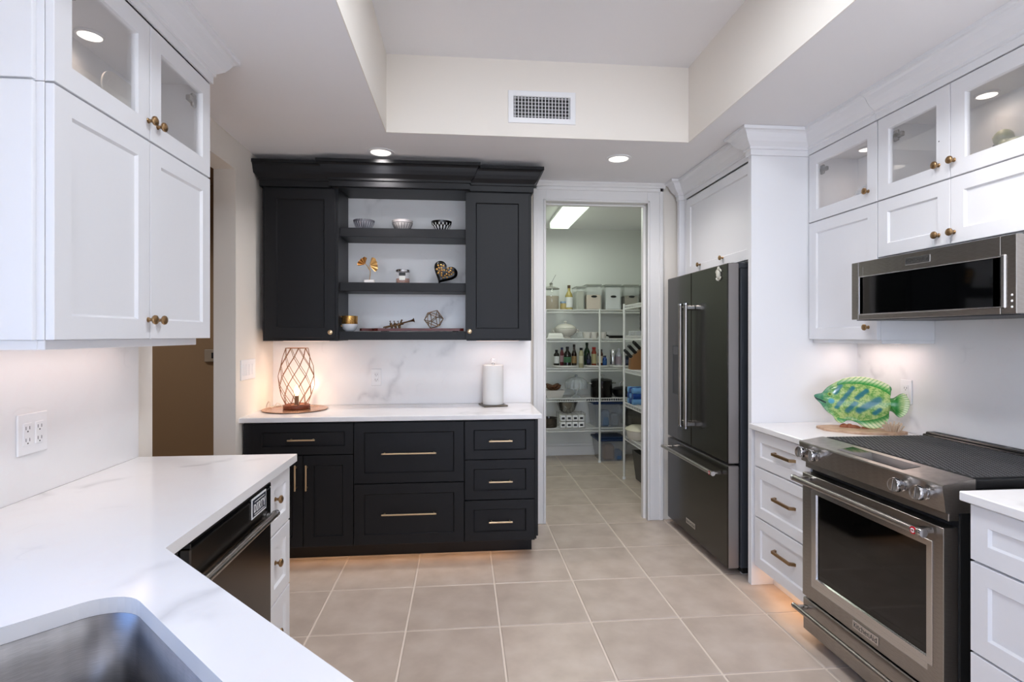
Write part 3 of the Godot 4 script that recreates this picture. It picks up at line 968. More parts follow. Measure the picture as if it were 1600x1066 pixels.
# ---------------------------------------------------------------- white run on the right (faces -X; local x = centre - D)
func build_right_run() -> void:
	# tall panels either side of the fridge, each with its own cornice
	var t := thing("tall_panel", "tall white panel with a cornice between the fridge and the white drawers", "panel", P(1.62, 0, 2.918), -90, "tall white panels")
	part(t, "panel", bx(-0.018, 0, -0.648, 0.018, 2.44, 0, 0.0015), M.white)
	crown(t, [Vector2(-0.02, -0.05), Vector2(-0.02, 0.0), Vector2(0.02, 0.0), Vector2(0.02, -0.36)], 2.424, 0.095, M.white, 0.134)
	t = thing("tall_panel", "tall white panel with a cornice between the fridge and the pantry doorway", "panel", P(1.62, 0, 3.935), -90, "tall white panels")
	part(t, "panel", bx(-0.018, 0, -0.648, 0.018, 2.44, 0, 0.0015), M.white)
	crown(t, [Vector2(-0.02, 0.0), Vector2(0.02, 0.0), Vector2(0.02, -0.05)], 2.424, 0.095, M.white, 0.134)
	# over the fridge
	t = thing("wall_cabinet", "white cabinet with one wide door and two knobs above the dark fridge", "cabinet", P(1.68, 0, 3.427), -90, "white wall cabinets")
	carcass(t, 0.972, 1.845, 2.43, 0.59, M.white)
	part(t, "filler", bx(-0.482, 1.845, 0, -0.452, 2.43, 0.02, 0.001), M.white)
	var f := front(t, "door", -0.449, 1.852, 0.47, 2.415, M.white, 0.06)
	knob(f, -0.215, 1.905, 0.021, M.bronze)
	knob(f, 0.115, 1.905, 0.021, M.bronze)
	crown(t, [Vector2(-0.486, 0.02), Vector2(0.486, 0.02)], 2.424, 0.085, M.white, 0.134)

	# base drawers beside the fridge
	t = thing("base_cabinet", "white base cabinet with three drawers and bronze pulls between the fridge and the range", "cabinet", P(1.65, 0, 2.645), -90, "white base cabinets")
	carcass(t, 0.504, 0.115, 0.884, 0.60, M.white)
	part(t, "toe_kick", bx(-0.252, 0, -0.5, 0.25, 0.117, -0.10, 0), M.white)
	for q in [[0.682, 0.875, 0.785], [0.402, 0.674, 0.548], [0.122, 0.394, 0.272]]:
		f = front(t, "drawer", -0.237, q[0], 0.25, q[1], M.white, 0.055)
		arch_pull(f, -0.055, 0.125, q[2], 0.012, M.bronze)
	solo("countertop", bx(-0.2575, 0, -0.652, 0.2575, 0.03, 0.0, 0.003), M.quartz, "white stone countertop under the fish platter, between fridge and range", "countertop", P(1.605, 0.884, 2.6425), -90)
	# base drawers this side of the range
	t = thing("base_cabinet", "white base cabinet with drawers at the picture's right edge, nearer than the range", "cabinet", P(1.62, 0, 1.105), -90, "white base cabinets")
	carcass(t, 0.93, 0.115, 0.884, 0.63, M.white)
	part(t, "toe_kick", bx(-0.465, 0, -0.5, 0.465, 0.117, -0.10, 0), M.white)
	for q in [[0.703, 0.875, 0.79], [0.415, 0.695, 0.56], [0.122, 0.407, 0.27]]:
		for x in [[-0.46, -0.003], [0.003, 0.46]]:
			f = front(t, "drawer", x[0], q[0], x[1], q[1], M.white, 0.057)
			arch_pull(f, (x[0] + x[1]) / 2 - 0.02, (x[0] + x[1]) / 2 + 0.16, q[2], 0.012, M.bronze)
	solo("countertop", bx(-0.475, 0, -0.682, 0.475, 0.03, 0.0, 0.003), M.quartz, "white stone countertop at the right edge of the picture, this side of the range", "countertop", P(1.574, 0.884, 1.105), -90)

	# wall units, door faces at X = 1.96
	var X := 1.98
	t = thing("wall_cabinet", "white wall cabinet with one tall door left of the microwave", "cabinet", P(X, 0, 2.642), -90, "white wall cabinets")
	carcass(t, 0.508, 1.385, 2.043, 0.276, M.white)
	part(t, "light_rail", bx(-0.254, 1.368, -0.276, 0.254, 1.385, -0.005, 0.002), M.white)
	f = front(t, "door", -0.252, 1.387, 0.252, 2.041, M.white, 0.06)
	knob(f, 0.198, 1.448, 0.021, M.bronze)
	t = thing("glass_front_cabinet", "white glass-front cabinet with one door, beside the tall fridge panel", "cabinet", P(X, 0, 2.642), -90, "white glass-front cabinets")
	hollow(t, 0.508, 2.045, 2.43, 0.276, M.white)
	f = glass_door(t, -0.252, 2.047, 0.252, 2.428, false)
	knob(f, 0.198, 2.108, 0.021, M.bronze)
	crown(t, [Vector2(-0.254, 0.021), Vector2(0.254, 0.021)], 2.43, 0.085, M.white)
	t = thing("wall_cabinet", "white wall cabinet with two short doors above the microwave", "cabinet", P(X, 0, 2.004), -90, "white wall cabinets")
	carcass(t, 0.764, 1.772, 2.043, 0.276, M.white)
	for q in [[-0.380, -0.0015], [0.0015, 0.380]]:
		f = front(t, "door", q[0], 1.778, q[1], 2.041, M.white, 0.057)
		knob(f, -0.052 if q[0] < 0 else 0.018, 1.823, 0.021, M.bronze)
	t = thing("glass_front_cabinet", "white glass-front cabinet with two doors, above the microwave", "cabinet", P(X, 0, 2.004), -90, "white glass-front cabinets")
	hollow(t, 0.764, 2.045, 2.43, 0.276, M.white)
	for q in [[-0.380, -0.0015], [0.0015, 0.380]]:
		f = glass_door(t, q[0], 2.047, q[1], 2.428, q[0] > 0)
		knob(f, -0.052 if q[0] < 0 else 0.018, 2.112, 0.021, M.bronze)
	crown(t, [Vector2(-0.382, 0.021), Vector2(0.382, 0.021)], 2.43, 0.085, M.white)
	t = thing("wall_cabinet", "tall white wall cabinet at the right edge of the picture, this side of the microwave", "cabinet", P(X, 0, 1.2), -90, "white wall cabinets")
	carcass(t, 0.82, 1.385, 2.43, 0.276, M.white)
	for q in [[-0.408, -0.002], [0.002, 0.408]]:
		f = front(t, "door", q[0], 1.387, q[1], 2.428, M.white, 0.06)
		knob(f, -0.04 if q[0] < 0 else 0.04, 1.45, 0.021, M.bronze)
	crown(t, [Vector2(-0.41, 0.021), Vector2(0.41, 0.021)], 2.43, 0.085, M.white)
	puck(P(2.155, 2.412, 2.70), "lit puck light inside the single-door glass cabinet by the fridge panel")
	puck(P(2.165, 2.412, 2.045), "lit puck light inside the glass cabinet above the microwave")
	# things behind the panes
	var s := begin()
	lathe(s, [Vector2(0.125, 0), Vector2(0.127, 0.004), Vector2(0.121, 0.05), Vector2(0.105, 0.085), Vector2(0.07, 0.112), Vector2(0.02, 0.12), Vector2(0, 0.12)], 32)
	var o := solo("cake_dome", s, glass(Color(0.95, 0.97, 1.0), 0.3), "clear glass dome behind the pane of the single-door glass cabinet", "dome", P(2.10, 2.0635, 2.54))
	s = begin()
	xf = Transform3D(Basis(Vector3.UP, 0.0), Vector3(0, 0.120, 0))
	lathe(s, [Vector2(0.006, 0), Vector2(0.012, 0.01), Vector2(0.008, 0.02), Vector2(0, 0.024)], 14)
	part(o, "grip", s, M.clear)
	bird("bird_figurine", "dark-headed bird figurine with a long bill behind the glass door above the microwave", P(2.14, 2.0635, 2.12), 200.0, mat(Color(0.62, 0.60, 0.47), 0.5), mat(Color(0.10, 0.12, 0.12), 0.3))
	bird("bird_figurine", "pale green bird figurine behind the glass door nearest the right edge of the picture", P(2.16, 2.0635, 1.93), 60.0, mat(Color(0.66, 0.68, 0.5), 0.4), mat(Color(0.62, 0.63, 0.46), 0.4))
	# outlet on the splashback
	t = thing("wall_outlet", "white wall outlet on the stone splashback behind the fish platter", "outlet", P(2.257, 1.122, 2.553), -90)
	part(t, "plate", bx(-0.035, -0.06, 0, 0.035, 0.06, 0.006, 0.002), M.white_plastic)
	receptacle(t, 0.0)

func bird(called: String, label: String, at: Vector3, turn: float, m1: Material, m2: Material) -> void:
	var t := thing(called, label, "figurine", at, turn, "bird figurines")
	t.scale = Vector3.ONE * 1.25
	var s := begin()
	ball(s, Vector3(0, 0.05, 0), Vector3(0.075, 0.048, 0.045), 18)
	xf = Transform3D(Basis(Vector3.BACK, 0.35), Vector3(-0.075, 0.055, 0))
	ball(s, Vector3.ZERO, Vector3(0.045, 0.014, 0.025), 12)
	part(t, "body", s, m1)
	s = begin()
	xf = Transform3D(Basis(Vector3.BACK, -0.5), Vector3(0.055, 0.085, 0))
	ball(s, Vector3.ZERO, Vector3(0.022, 0.045, 0.022), 12)
	xf = Transform3D.IDENTITY
	ball(s, Vector3(0.082, 0.125, 0), Vector3(0.033, 0.028, 0.027), 14)
	part(t, "head", s, m2)
	s = begin()
	xf = Transform3D(Basis(Vector3.BACK, -PI / 2 - 0.1), Vector3(0.108, 0.122, 0))
	lathe(s, [Vector2(0.011, 0), Vector2(0.008, 0.02), Vector2(0.009, 0.04), Vector2(0, 0.048)], 10)
	part(t, "bill", s, mat(Color(0.16, 0.15, 0.12), 0.4))
	s = begin()
	for z in [-0.0235, 0.0235]: ball(s, Vector3(0.09, 0.131, z), Vector3(0.0045, 0.0045, 0.004), 8)
	part(t, "eyes", s, mat(Color(0.9, 0.88, 0.8), 0.2))
# ---------------------------------------------------------------- appliances
func badge(parent: Node, x: float, y: float, z: float, w: float, h: float) -> void:
	var b := part(parent, "badge", bx(x - w / 2, y - h / 2, z, x + w / 2, y + h / 2, z + 0.003, 0.001), M.steel_bright, "small bright maker's plate")
	lettering(b, "KitchenAid", h * 0.55, Vector3(x, y - h * 0.02, z + 0.0032), mat(Color(0.2, 0.2, 0.2), 0.4))

func bar_handle(parent: Node, a: Vector3, b: Vector3, foot: Vector3, r: float, m: Material, medal := false) -> void:
	var s := begin()
	tube(s, [a, b], r, 16)
	var h := part(parent, "handle", s, m)
	var d := (b - a).normalized()
	for q in [a + d * r * 1.6, b - d * r * 1.6]:
		s = begin()
		var e: Vector3 = q + foot
		box(s, Vector3(minf(q.x, e.x) - r * (0.8 if absf(d.x) < 0.5 else 1.1), minf(q.y, e.y) - r * (0.8 if absf(d.y) < 0.5 else 1.1), minf(q.z, e.z)), Vector3(maxf(q.x, e.x) + r * (0.8 if absf(d.x) < 0.5 else 1.1), maxf(q.y, e.y) + r * (0.8 if absf(d.y) < 0.5 else 1.1), maxf(q.z, e.z)), r * 0.4)
		part(h, "bracket", s, M.steel_bright)
	for q in [[a, -d], [b, d]]:
		s = begin()
		tube(s, [q[0], q[0] + q[1] * r * 0.7], r * 1.08, 16)
		part(h, "end_cap", s, M.chrome)
	if medal:
		var c := b - d * r * 1.6 - foot.normalized() * (r * 0.72)
		s = begin()
		xf = facing(c, "z")
		lathe(s, [Vector2(r * 0.95, 0), Vector2(r * 0.95, 0.003), Vector2(r * 0.6, 0.0035)], 20)
		lathe(s, [Vector2(r * 0.3, 0.0034), Vector2(0, 0.0038)], 16)
		part(h, "medallion", s, mat(Color(0.72, 0.05, 0.14), 0.2), "red round medallion")
		s = begin()
		xf = facing(c, "z")
		lathe(s, [Vector2(r * 0.62, 0.0034), Vector2(r * 0.28, 0.0037)], 16)
		part(h, "medallion_ring", s, M.white_plastic)

func build_fridge() -> void:
	# local x = 3.455 - D, local z = 1.60 - X
	var t := thing("refrigerator", "dark steel french-door refrigerator with a bottom freezer drawer beside the pantry doorway", "refrigerator", P(1.60, 0, 3.455), -90)
	part(t, "body", bx(-0.452, 0.05, -0.62, 0.455, 1.80, -0.012, 0.004), M.fridge_body)
	part(t, "base_grille", bx(-0.44, 0.012, -0.55, 0.44, 0.055, -0.03, 0.003), M.rubber)
	var s := begin()
	for x in [-0.39, 0.40]:
		xf = Transform3D(Basis.IDENTITY, Vector3(x, 0, -0.06))
		lathe(s, [Vector2(0.022, 0), Vector2(0.022, 0.012), Vector2(0.01, 0.014), Vector2(0.01, 0.03), Vector2(0, 0.03)], 16)
	part(t, "foot", s, M.white_plastic)
	var seal := begin()
	for q in [["upper_door", -0.457, -0.042, 0.662, 1.83], ["upper_door", -0.037, 0.457, 0.662, 1.83], ["freezer_drawer", -0.457, 0.457, 0.052, 0.648]]:
		var d := part(t, q[0], bx(q[1], q[3], 0.0, q[2], q[4], 0.064, 0.004), M.door_edge, "dark steel front with paler edges")
		part(d, "front_panel", bx(q[1] + 0.001, q[3] + 0.001, 0.060, q[2] - 0.001, q[4] - 0.001, 0.071, 0.006), M.dark_steel)
		box(seal, Vector3(q[1] + 0.012, q[3] + 0.012, -0.013), Vector3(q[2] - 0.012, q[4] - 0.012, 0.001), 0)
		if q[0] == "freezer_drawer":
			bar_handle(d, Vector3(-0.40, 0.592, 0.132), Vector3(0.395, 0.592, 0.132), Vector3(0, 0, -0.062), 0.0125, M.steel, true)
			badge(d, -0.045, 0.142, 0.071, 0.145, 0.036)
		elif q[1] < -0.1:
			bar_handle(d, Vector3(-0.075, 0.80, 0.132), Vector3(-0.075, 1.612, 0.132), Vector3(0, 0, -0.062), 0.0125, M.steel)
			s = begin()
			shaker(s, -0.355, 0.985, -0.215, 1.335, 0.068, 0.006, 0.006, 0.004, true)
			part(d, "dispenser_frame", s, M.fridge_body)
			part(d, "dispenser_recess", bx(-0.349, 0.991, 0.069, -0.221, 1.27, 0.0725, 0.0005), M.black)
			part(d, "dispenser_panel", bx(-0.349, 1.272, 0.069, -0.221, 1.329, 0.0732, 0.0005), M.black_gloss)
		else:
			bar_handle(d, Vector3(0.013, 0.80, 0.132), Vector3(0.013, 1.612, 0.132), Vector3(0, 0, -0.062), 0.0125, M.steel)
	part(t, "door_seal", seal, M.rubber)
	s = begin()
	box(s, Vector3(0.40, 1.80, -0.12), Vector3(0.452, 1.832, 0.045), 0.004)
	box(s, Vector3(-0.452, 1.80, -0.12), Vector3(-0.40, 1.832, 0.045), 0.004)
	part(t, "hinge_cover", s, M.fridge_body)
	# turtle magnet
	t = thing("turtle_magnet", "small pale turtle-shaped magnet high on the fridge door", "magnet", P(1.528, 1.772, 3.098), -90)
	var m := mat(Color(0.80, 0.79, 0.74), 0.45)
	s = begin()
	ball(s, Vector3(0, 0, 0.004), Vector3(0.019, 0.027, 0.012), 18)
	part(t, "shell", s, m)
	s = begin()
	ball(s, Vector3(0.004, 0.036, 0.005), Vector3(0.009, 0.013, 0.008), 12)
	part(t, "head", s, m)
	for q in [[-0.024, 0.022, 0.8], [0.026, 0.024, -0.7], [-0.020, -0.026, -0.7], [0.021, -0.024, 0.6]]:
		s = begin()
		xf = Transform3D(Basis(Vector3.BACK, q[2]), Vector3(q[0], q[1], 0.004))
		ball(s, Vector3.ZERO, Vector3(0.015, 0.007, 0.005), 10)
		part(t, "flipper", s, m)
	s = begin()
	ball(s, Vector3(0, -0.032, 0.003), Vector3(0.004, 0.008, 0.004), 8)
	part(t, "tail", s, m)

func build_range() -> void:
	# local x = 2.008 - D, local z = 1.60 - X
	var t := thing("range", "freestanding stainless steel range with a glass oven door and a black cooktop", "range", P(1.60, 0, 2.008), -90)
	part(t, "body", bx(-0.376, 0.05, -0.65, 0.376, 0.90, -0.03, 0.003), M.rubber, "black side walls")
	var s := begin()
	for x in [-0.34, 0.34]:
		for z in [-0.08, -0.6]:
			xf = Transform3D(Basis.IDENTITY, Vector3(x, 0, z))
			lathe(s, [Vector2(0.018, 0), Vector2(0.018, 0.02), Vector2(0.009, 0.022), Vector2(0.009, 0.055), Vector2(0, 0.055)], 12)
	part(t, "foot", s, M.black)
	# control panel: section in z,y drawn along x
	s = begin()
	xf = Transform3D(Basis(Vector3(0, 0, 1), Vector3(0, 1, 0), Vector3(-1, 0, 0)), Vector3.ZERO)
	prism(s, PackedVector2Array([Vector2(0.012, 0.822), Vector2(0.022, 0.826), Vector2(0.034, 0.912), Vector2(0.031, 0.917), Vector2(-0.085, 0.934), Vector2(-0.085, 0.822)]), -0.378, 0.378)
	var cp := part(t, "control_panel", s, M.steel)
	part(t, "panel_foot", bx(-0.372, 0.795, -0.05, 0.372, 0.823, 0.006, 0.002), M.steel)
	s = begin()
	var tilt := Basis(Vector3.RIGHT, atan2(0.017, 0.116))
	xf = Transform3D(tilt, Vector3(0, 0.9255, -0.027))
	box(s, Vector3(-0.155, 0.0, -0.036), Vector3(0.19, 0.0012, 0.036), 0.0004)
	part(cp, "touch_display", s, M.black_gloss, "glossy black touch display")
	for x in [-0.328, -0.252, 0.215, 0.311]:
		s = begin()
		xf = facing(Vector3(x, 0.870, 0.028), "z") * Transform3D(Basis(Vector3.RIGHT, -0.14), Vector3.ZERO)
		lathe(s, [Vector2(0.020, 0), Vector2(0.020, 0.006), Vector2(0.016, 0.008), Vector2(0.016, 0.016), Vector2(0.024, 0.019), Vector2(0.0255, 0.024), Vector2(0.0255, 0.040), Vector2(0.0235, 0.044)], 26)
		var k := part(cp, "knob", s, M.chrome)
		s = begin()
		xf = facing(Vector3(x, 0.870, 0.028), "z") * Transform3D(Basis(Vector3.RIGHT, -0.14), Vector3.ZERO)
		lathe(s, [Vector2(0.0236, 0.0438), Vector2(0.021, 0.0425), Vector2(0, 0.0425)], 24)
		box(s, Vector3(-0.0025, 0.0425, -0.018), Vector3(0.0025, 0.0462, 0.018), 0.001)
		part(k, "knob_face", s, M.steel)
	# oven door
	s = begin()
	shaker(s, -0.370, 0.205, 0.370, 0.772, -0.03, 0.052, 0.062, 0.01, true)
	part(t, "oven_door_back", bx(-0.366, 0.21, -0.032, 0.366, 0.77, -0.012, 0.002), M.black)
	var d := part(t, "oven_door", s, M.steel)
	s = begin()
	shaker(s, -0.292, 0.292, 0.330, 0.716, 0.014, 0.012, 0.022, 0.004, true)
	box(s, Vector3(-0.325, 0.25, 0.0), Vector3(0.325, 0.297, 0.0214), 0)
	box(s, Vector3(-0.325, 0.705, 0.0), Vector3(0.325, 0.725, 0.0214), 0)
	box(s, Vector3(-0.325, 0.25, 0.0), Vector3(-0.288, 0.725, 0.0215), 0)
	part(d, "window_trim", s, M.steel_bright)
	part(d, "window", bx(-0.29, 0.296, 0.005, 0.328, 0.712, 0.018, 0.001), M.oven_glass, "dark glass oven window")
	bar_handle(d, Vector3(-0.345, 0.752, 0.078), Vector3(0.345, 0.752, 0.078), Vector3(0, 0, -0.056), 0.0135, M.steel, true)
	badge(d, 0.025, 0.24, 0.022, 0.135, 0.034)
	# drawer
	var w := part(t, "storage_drawer", bx(-0.370, 0.045, -0.03, 0.370, 0.193, 0.02, 0.004), M.steel)
	bar_handle(w, Vector3(-0.36, 0.155, 0.068), Vector3(0.36, 0.155, 0.068), Vector3(0, 0, -0.05), 0.011, M.steel)
	# cooktop
	part(t, "cooktop", bx(-0.378, 0.900, -0.64, 0.378, 0.931, -0.084, 0.004), M.black, "black cooktop")
	var mat_top := part(t, "cooktop_mat", bx(-0.362, 0.9305, -0.59, 0.362, 0.9345, -0.092, 0.002), M.rubber, "dark grey dotted mat")
	var dot := begin()
	lathe(dot, [Vector2(0.0056, 0), Vector2(0.0046, 0.0016), Vector2(0, 0.002)], 6)
	dot.generate_normals()
	var mm := MultiMesh.new()
	mm.transform_format = MultiMesh.TRANSFORM_3D
	mm.mesh = dot.commit()
	var pts := []
	for i in 43:
		for j in 58:
			if (i + j) % 2 == 0: continue
			pts.append(Vector3(-0.352 + i * 0.0167, 0.9345, -0.583 + j * 0.0084))
	mm.instance_count = pts.size()
	for i in pts.size(): mm.set_instance_transform(i, Transform3D(Basis.IDENTITY, pts[i]))
	var mi := MultiMeshInstance3D.new()
	mi.name = "raised_dots"
	mi.multimesh = mm
	mi.material_override = mat(Color(0.26, 0.26, 0.27), 0.5)
	mi.set_meta("kind", "stuff")
	mat_top.add_child(mi, true)
	s = begin()
	box(s, Vector3(-0.376, 0.93, -0.65), Vector3(0.376, 0.95, -0.60), 0.005)
	box(s, Vector3(-0.376, 0.93, -0.604), Vector3(0.376, 0.941, -0.585), 0.004)
	var v := part(t, "rear_vent", s, M.black, "black raised vent strip")
	for k in 4:
		part(v, "vent_slot", bx(-0.34 + k * 0.175, 0.9498, -0.632, -0.19 + k * 0.175, 0.9506, -0.618, 0), M.dark_slot)

func build_microwave() -> void:
	# local x = 2.008 - D, local z = 1.86 - X; the face stands at X = 1.83
	var t := thing("microwave", "low stainless steel microwave hood with a black glass window under the white cabinets", "microwave", P(1.86, 0, 2.008), -90)
	part(t, "body", bx(-0.379, 1.487, -0.395, 0.379, 1.745, 0, 0.003), M.black)
	var s := begin()
	box(s, Vector3(0.3795, 1.487, -0.395), Vector3(0.381, 1.745, 0.0), 0)
	box(s, Vector3(-0.381, 1.487, -0.395), Vector3(-0.3795, 1.745, 0.0), 0)
	part(t, "side_cover", s, M.white_plastic)
	s = begin()
	shaker(s, -0.335, 1.482, 0.327, 1.748, 0.0, 0.03, 0.026, 0.009, true)
	box(s, Vector3(-0.31, 1.679, 0.0), Vector3(0.302, 1.724, 0.0296), 0.001)
	var d := part(t, "door", s, M.steel)
	for q in [[-0.381, -0.337], [0.329, 0.381]]:
		part(t, "side_trim", bx(q[0], 1.482, 0.0, q[1], 1.748, 0.03, 0.002), M.steel)
	s = begin()
	box(s, Vector3(-0.335, 1.506, 0.026), Vector3(-0.326, 1.682, 0.034), 0.002)
	box(s, Vector3(0.330, 1.500, 0.026), Vector3(0.348, 1.684, 0.036), 0.004)
	box(s, Vector3(-0.33, 1.677, 0.026), Vector3(0.335, 1.681, 0.033), 0.001)
	box(s, Vector3(-0.33, 1.503, 0.026), Vector3(0.335, 1.507, 0.033), 0.001)
	part(d, "window_trim", s, M.steel_bright)
	part(d, "window", bx(-0.328, 1.507, 0.012, 0.331, 1.677, 0.030, 0.001), M.black_gloss, "black glass window")
	badge(d, -0.009, 1.714, 0.0296, 0.12, 0.030)
	part(t, "underside", bx(-0.375, 1.478, -0.39, 0.375, 1.488, 0.01, 0.002), M.fridge_body)
	for y in [1.545, 1.525, 1.505]:
		s = begin()
		xf = facing(Vector3(0.366, y, 0.03), "z")
		lathe(s, [Vector2(0.004, 0), Vector2(0.003, 0.0015), Vector2(0, 0.0018)], 10)
		part(t, "indicator", s, M.white_plastic)
# ---------------------------------------------------------------- ornaments and small things in the kitchen
func fish_picture() -> ImageTexture:
	# glaze of the platter: u runs from nose to tail, v from top to bottom
	var w := 420
	var h := 280
	var n := FastNoiseLite.new()
	n.seed = 7; n.frequency = 0.03; n.fractal_octaves = 3
	var im := Image.create(w, h, false, Image.FORMAT_RGB8)
	var green := Color(0.40, 0.62, 0.30)
	var lime := Color(0.72, 0.80, 0.50)
	var cream := Color(0.90, 0.92, 0.68)
	var teal := Color(0.06, 0.40, 0.38)
	var blue := Color(0.14, 0.43, 0.52)
	var stripes := [[0.227, 0.34, 0.287, 0.19, 0.03], [0.24, 0.62, 0.42, 0.22, 0.028], [0.46, 0.42, 0.56, 0.27, 0.032], [0.36, 0.67, 0.44, 0.53, 0.034], [0.48, 0.66, 0.68, 0.44, 0.045], [0.64, 0.70, 0.69, 0.63, 0.03]]
	for y in h:
		for x in w:
			var u := x / float(w)
			var v := y / float(h)
			var q := n.get_noise_2d(x, y)
			var f := n.get_noise_2d(x * 3.1 + 90, y * 3.1)
			var c := lime.lerp(green, clampf(0.42 + q * 1.1 + f * 0.7, 0.0, 1.0))
			var body := Vector2((u - 0.44) / 0.40, (v - 0.50) / 0.36).length()   # oval of the body
			# scales
			var sc := sin(u * 150.0 + f) * sin(v * 95.0)
			c = c.lerp(Color(0.80, 0.86, 0.58), clampf(sc * 0.25, 0.0, 1.0))
			for st in stripes:
				var a := Vector2(st[0], st[1] * 0.66)
				var b := Vector2(st[2], st[3] * 0.66)
				var p := Vector2(u, v * 0.66)
				var t := clampf((p - a).dot(b - a) / (b - a).length_squared(), 0.0, 1.0)
				var d := p.distance_to(a + (b - a) * t)
				c = c.lerp(blue, 0.85 * (1.0 - smoothstep(st[4] * 0.35, st[4] * 1.25 + q * 0.012, d + f * 0.006)))
			# fins: green roots, cream tips and dark rays
			var tail := Vector2((u - 0.83) / 0.17, (v - 0.48) / 0.26)
			if u > 0.80:
				var ang := atan2((v - 0.48) * 0.66, u - 0.70)
				var e := clampf((u - 0.84) / 0.12 , 0.0, 1.0)
				c = c.lerp(Color(0.16, 0.50, 0.22), clampf(0.9 - absf(e - 0.15) * 1.8, 0.0, 1.0))
				c = c.lerp(cream, smoothstep(0.2, 0.95, e) * 0.9)
				c = c.lerp(Color(0.2, 0.55, 0.25), clampf(sin(ang * 60.0), 0.0, 1.0) * 0.8 * (1.0 - e * 0.5))
			elif body > 1.0 and u > 0.25:
				var e2 := clampf((body - 1.0) / 0.24, 0.0, 1.0)
				c = Color(0.17, 0.55, 0.22).lerp(cream, e2)
				var ray := sin((u * 0.8 - absf(v - 0.5) * 0.55) * 150.0)
				c = c.lerp(Color(0.2, 0.56, 0.25), clampf(ray, 0.0, 1.0) * 0.8 * (1.0 - e2 * 0.5))
			# head
			var hd := smoothstep(0.30, 0.05, u + absf(v - 0.42) * 0.2)
			c = c.lerp(teal.lerp(green, clampf(absf(v - 0.42) < 0.08 and u > 0.1, 0.0, 1.0) * 0.5), hd * 0.85 * (1.0 - smoothstep(0.05, 0.12, absf(u - 0.2)) * 0.3))
			var gill := Vector2((u - 0.185), (v - 0.50) * 0.66).length()
			c = c.lerp(Color(0.36, 0.66, 0.75), 1.0 - smoothstep(0.022, 0.045, gill))
			var mouth := absf((v - 0.44) - u * 0.75)
			if u < 0.13: c = c.lerp(Color(0.03, 0.18, 0.16), 1.0 - smoothstep(0.008, 0.02, mouth))
			var eye := Vector2(u - 0.17, (v - 0.365) * 0.66).length()
			if eye < 0.022: c = Color(0.72, 0.80, 0.35)
			if eye < 0.016: c = Color(0.10, 0.22, 0.16)
			if eye < 0.012: c = Color(0.55, 0.72, 0.32)
			if eye < 0.008: c = Color(0.02, 0.03, 0.03)
			im.set_pixel(x, y, c)
	return ImageTexture.create_from_image(im)

func fish_outline() -> PackedVector2Array:
	var k := [[0, 415], [35, 392], [95, 375], [130, 330], [165, 290], [245, 232], [325, 182], [415, 152], [545, 138], [645, 148], [765, 184], [855, 228], [890, 262], [898, 296], [868, 350], [836, 376], [862, 408], [915, 405], [955, 376], [1000, 345], [1042, 345], [1074, 395], [1092, 450], [1082, 530], [1048, 608], [992, 656], [952, 641], [905, 590], [872, 580], [855, 608], [865, 660], [840, 730], [795, 790], [725, 820], [645, 826], [565, 802], [515, 762], [445, 736], [388, 736], [350, 766], [300, 775], [255, 740], [225, 685], [165, 640], [115, 580], [75, 520], [20, 462]]
	var o := PackedVector2Array()
	var m := k.size()
	for i in m:
		for j in 3:
			var t := j / 3.0
			var p := []
			for e in [-1, 0, 1, 2]: p.append(Vector2(k[(i + e + m) % m][0], k[(i + e + m) % m][1]))
			o.append(p[1].cubic_interpolate(p[2], p[0], p[3], t))
	return o

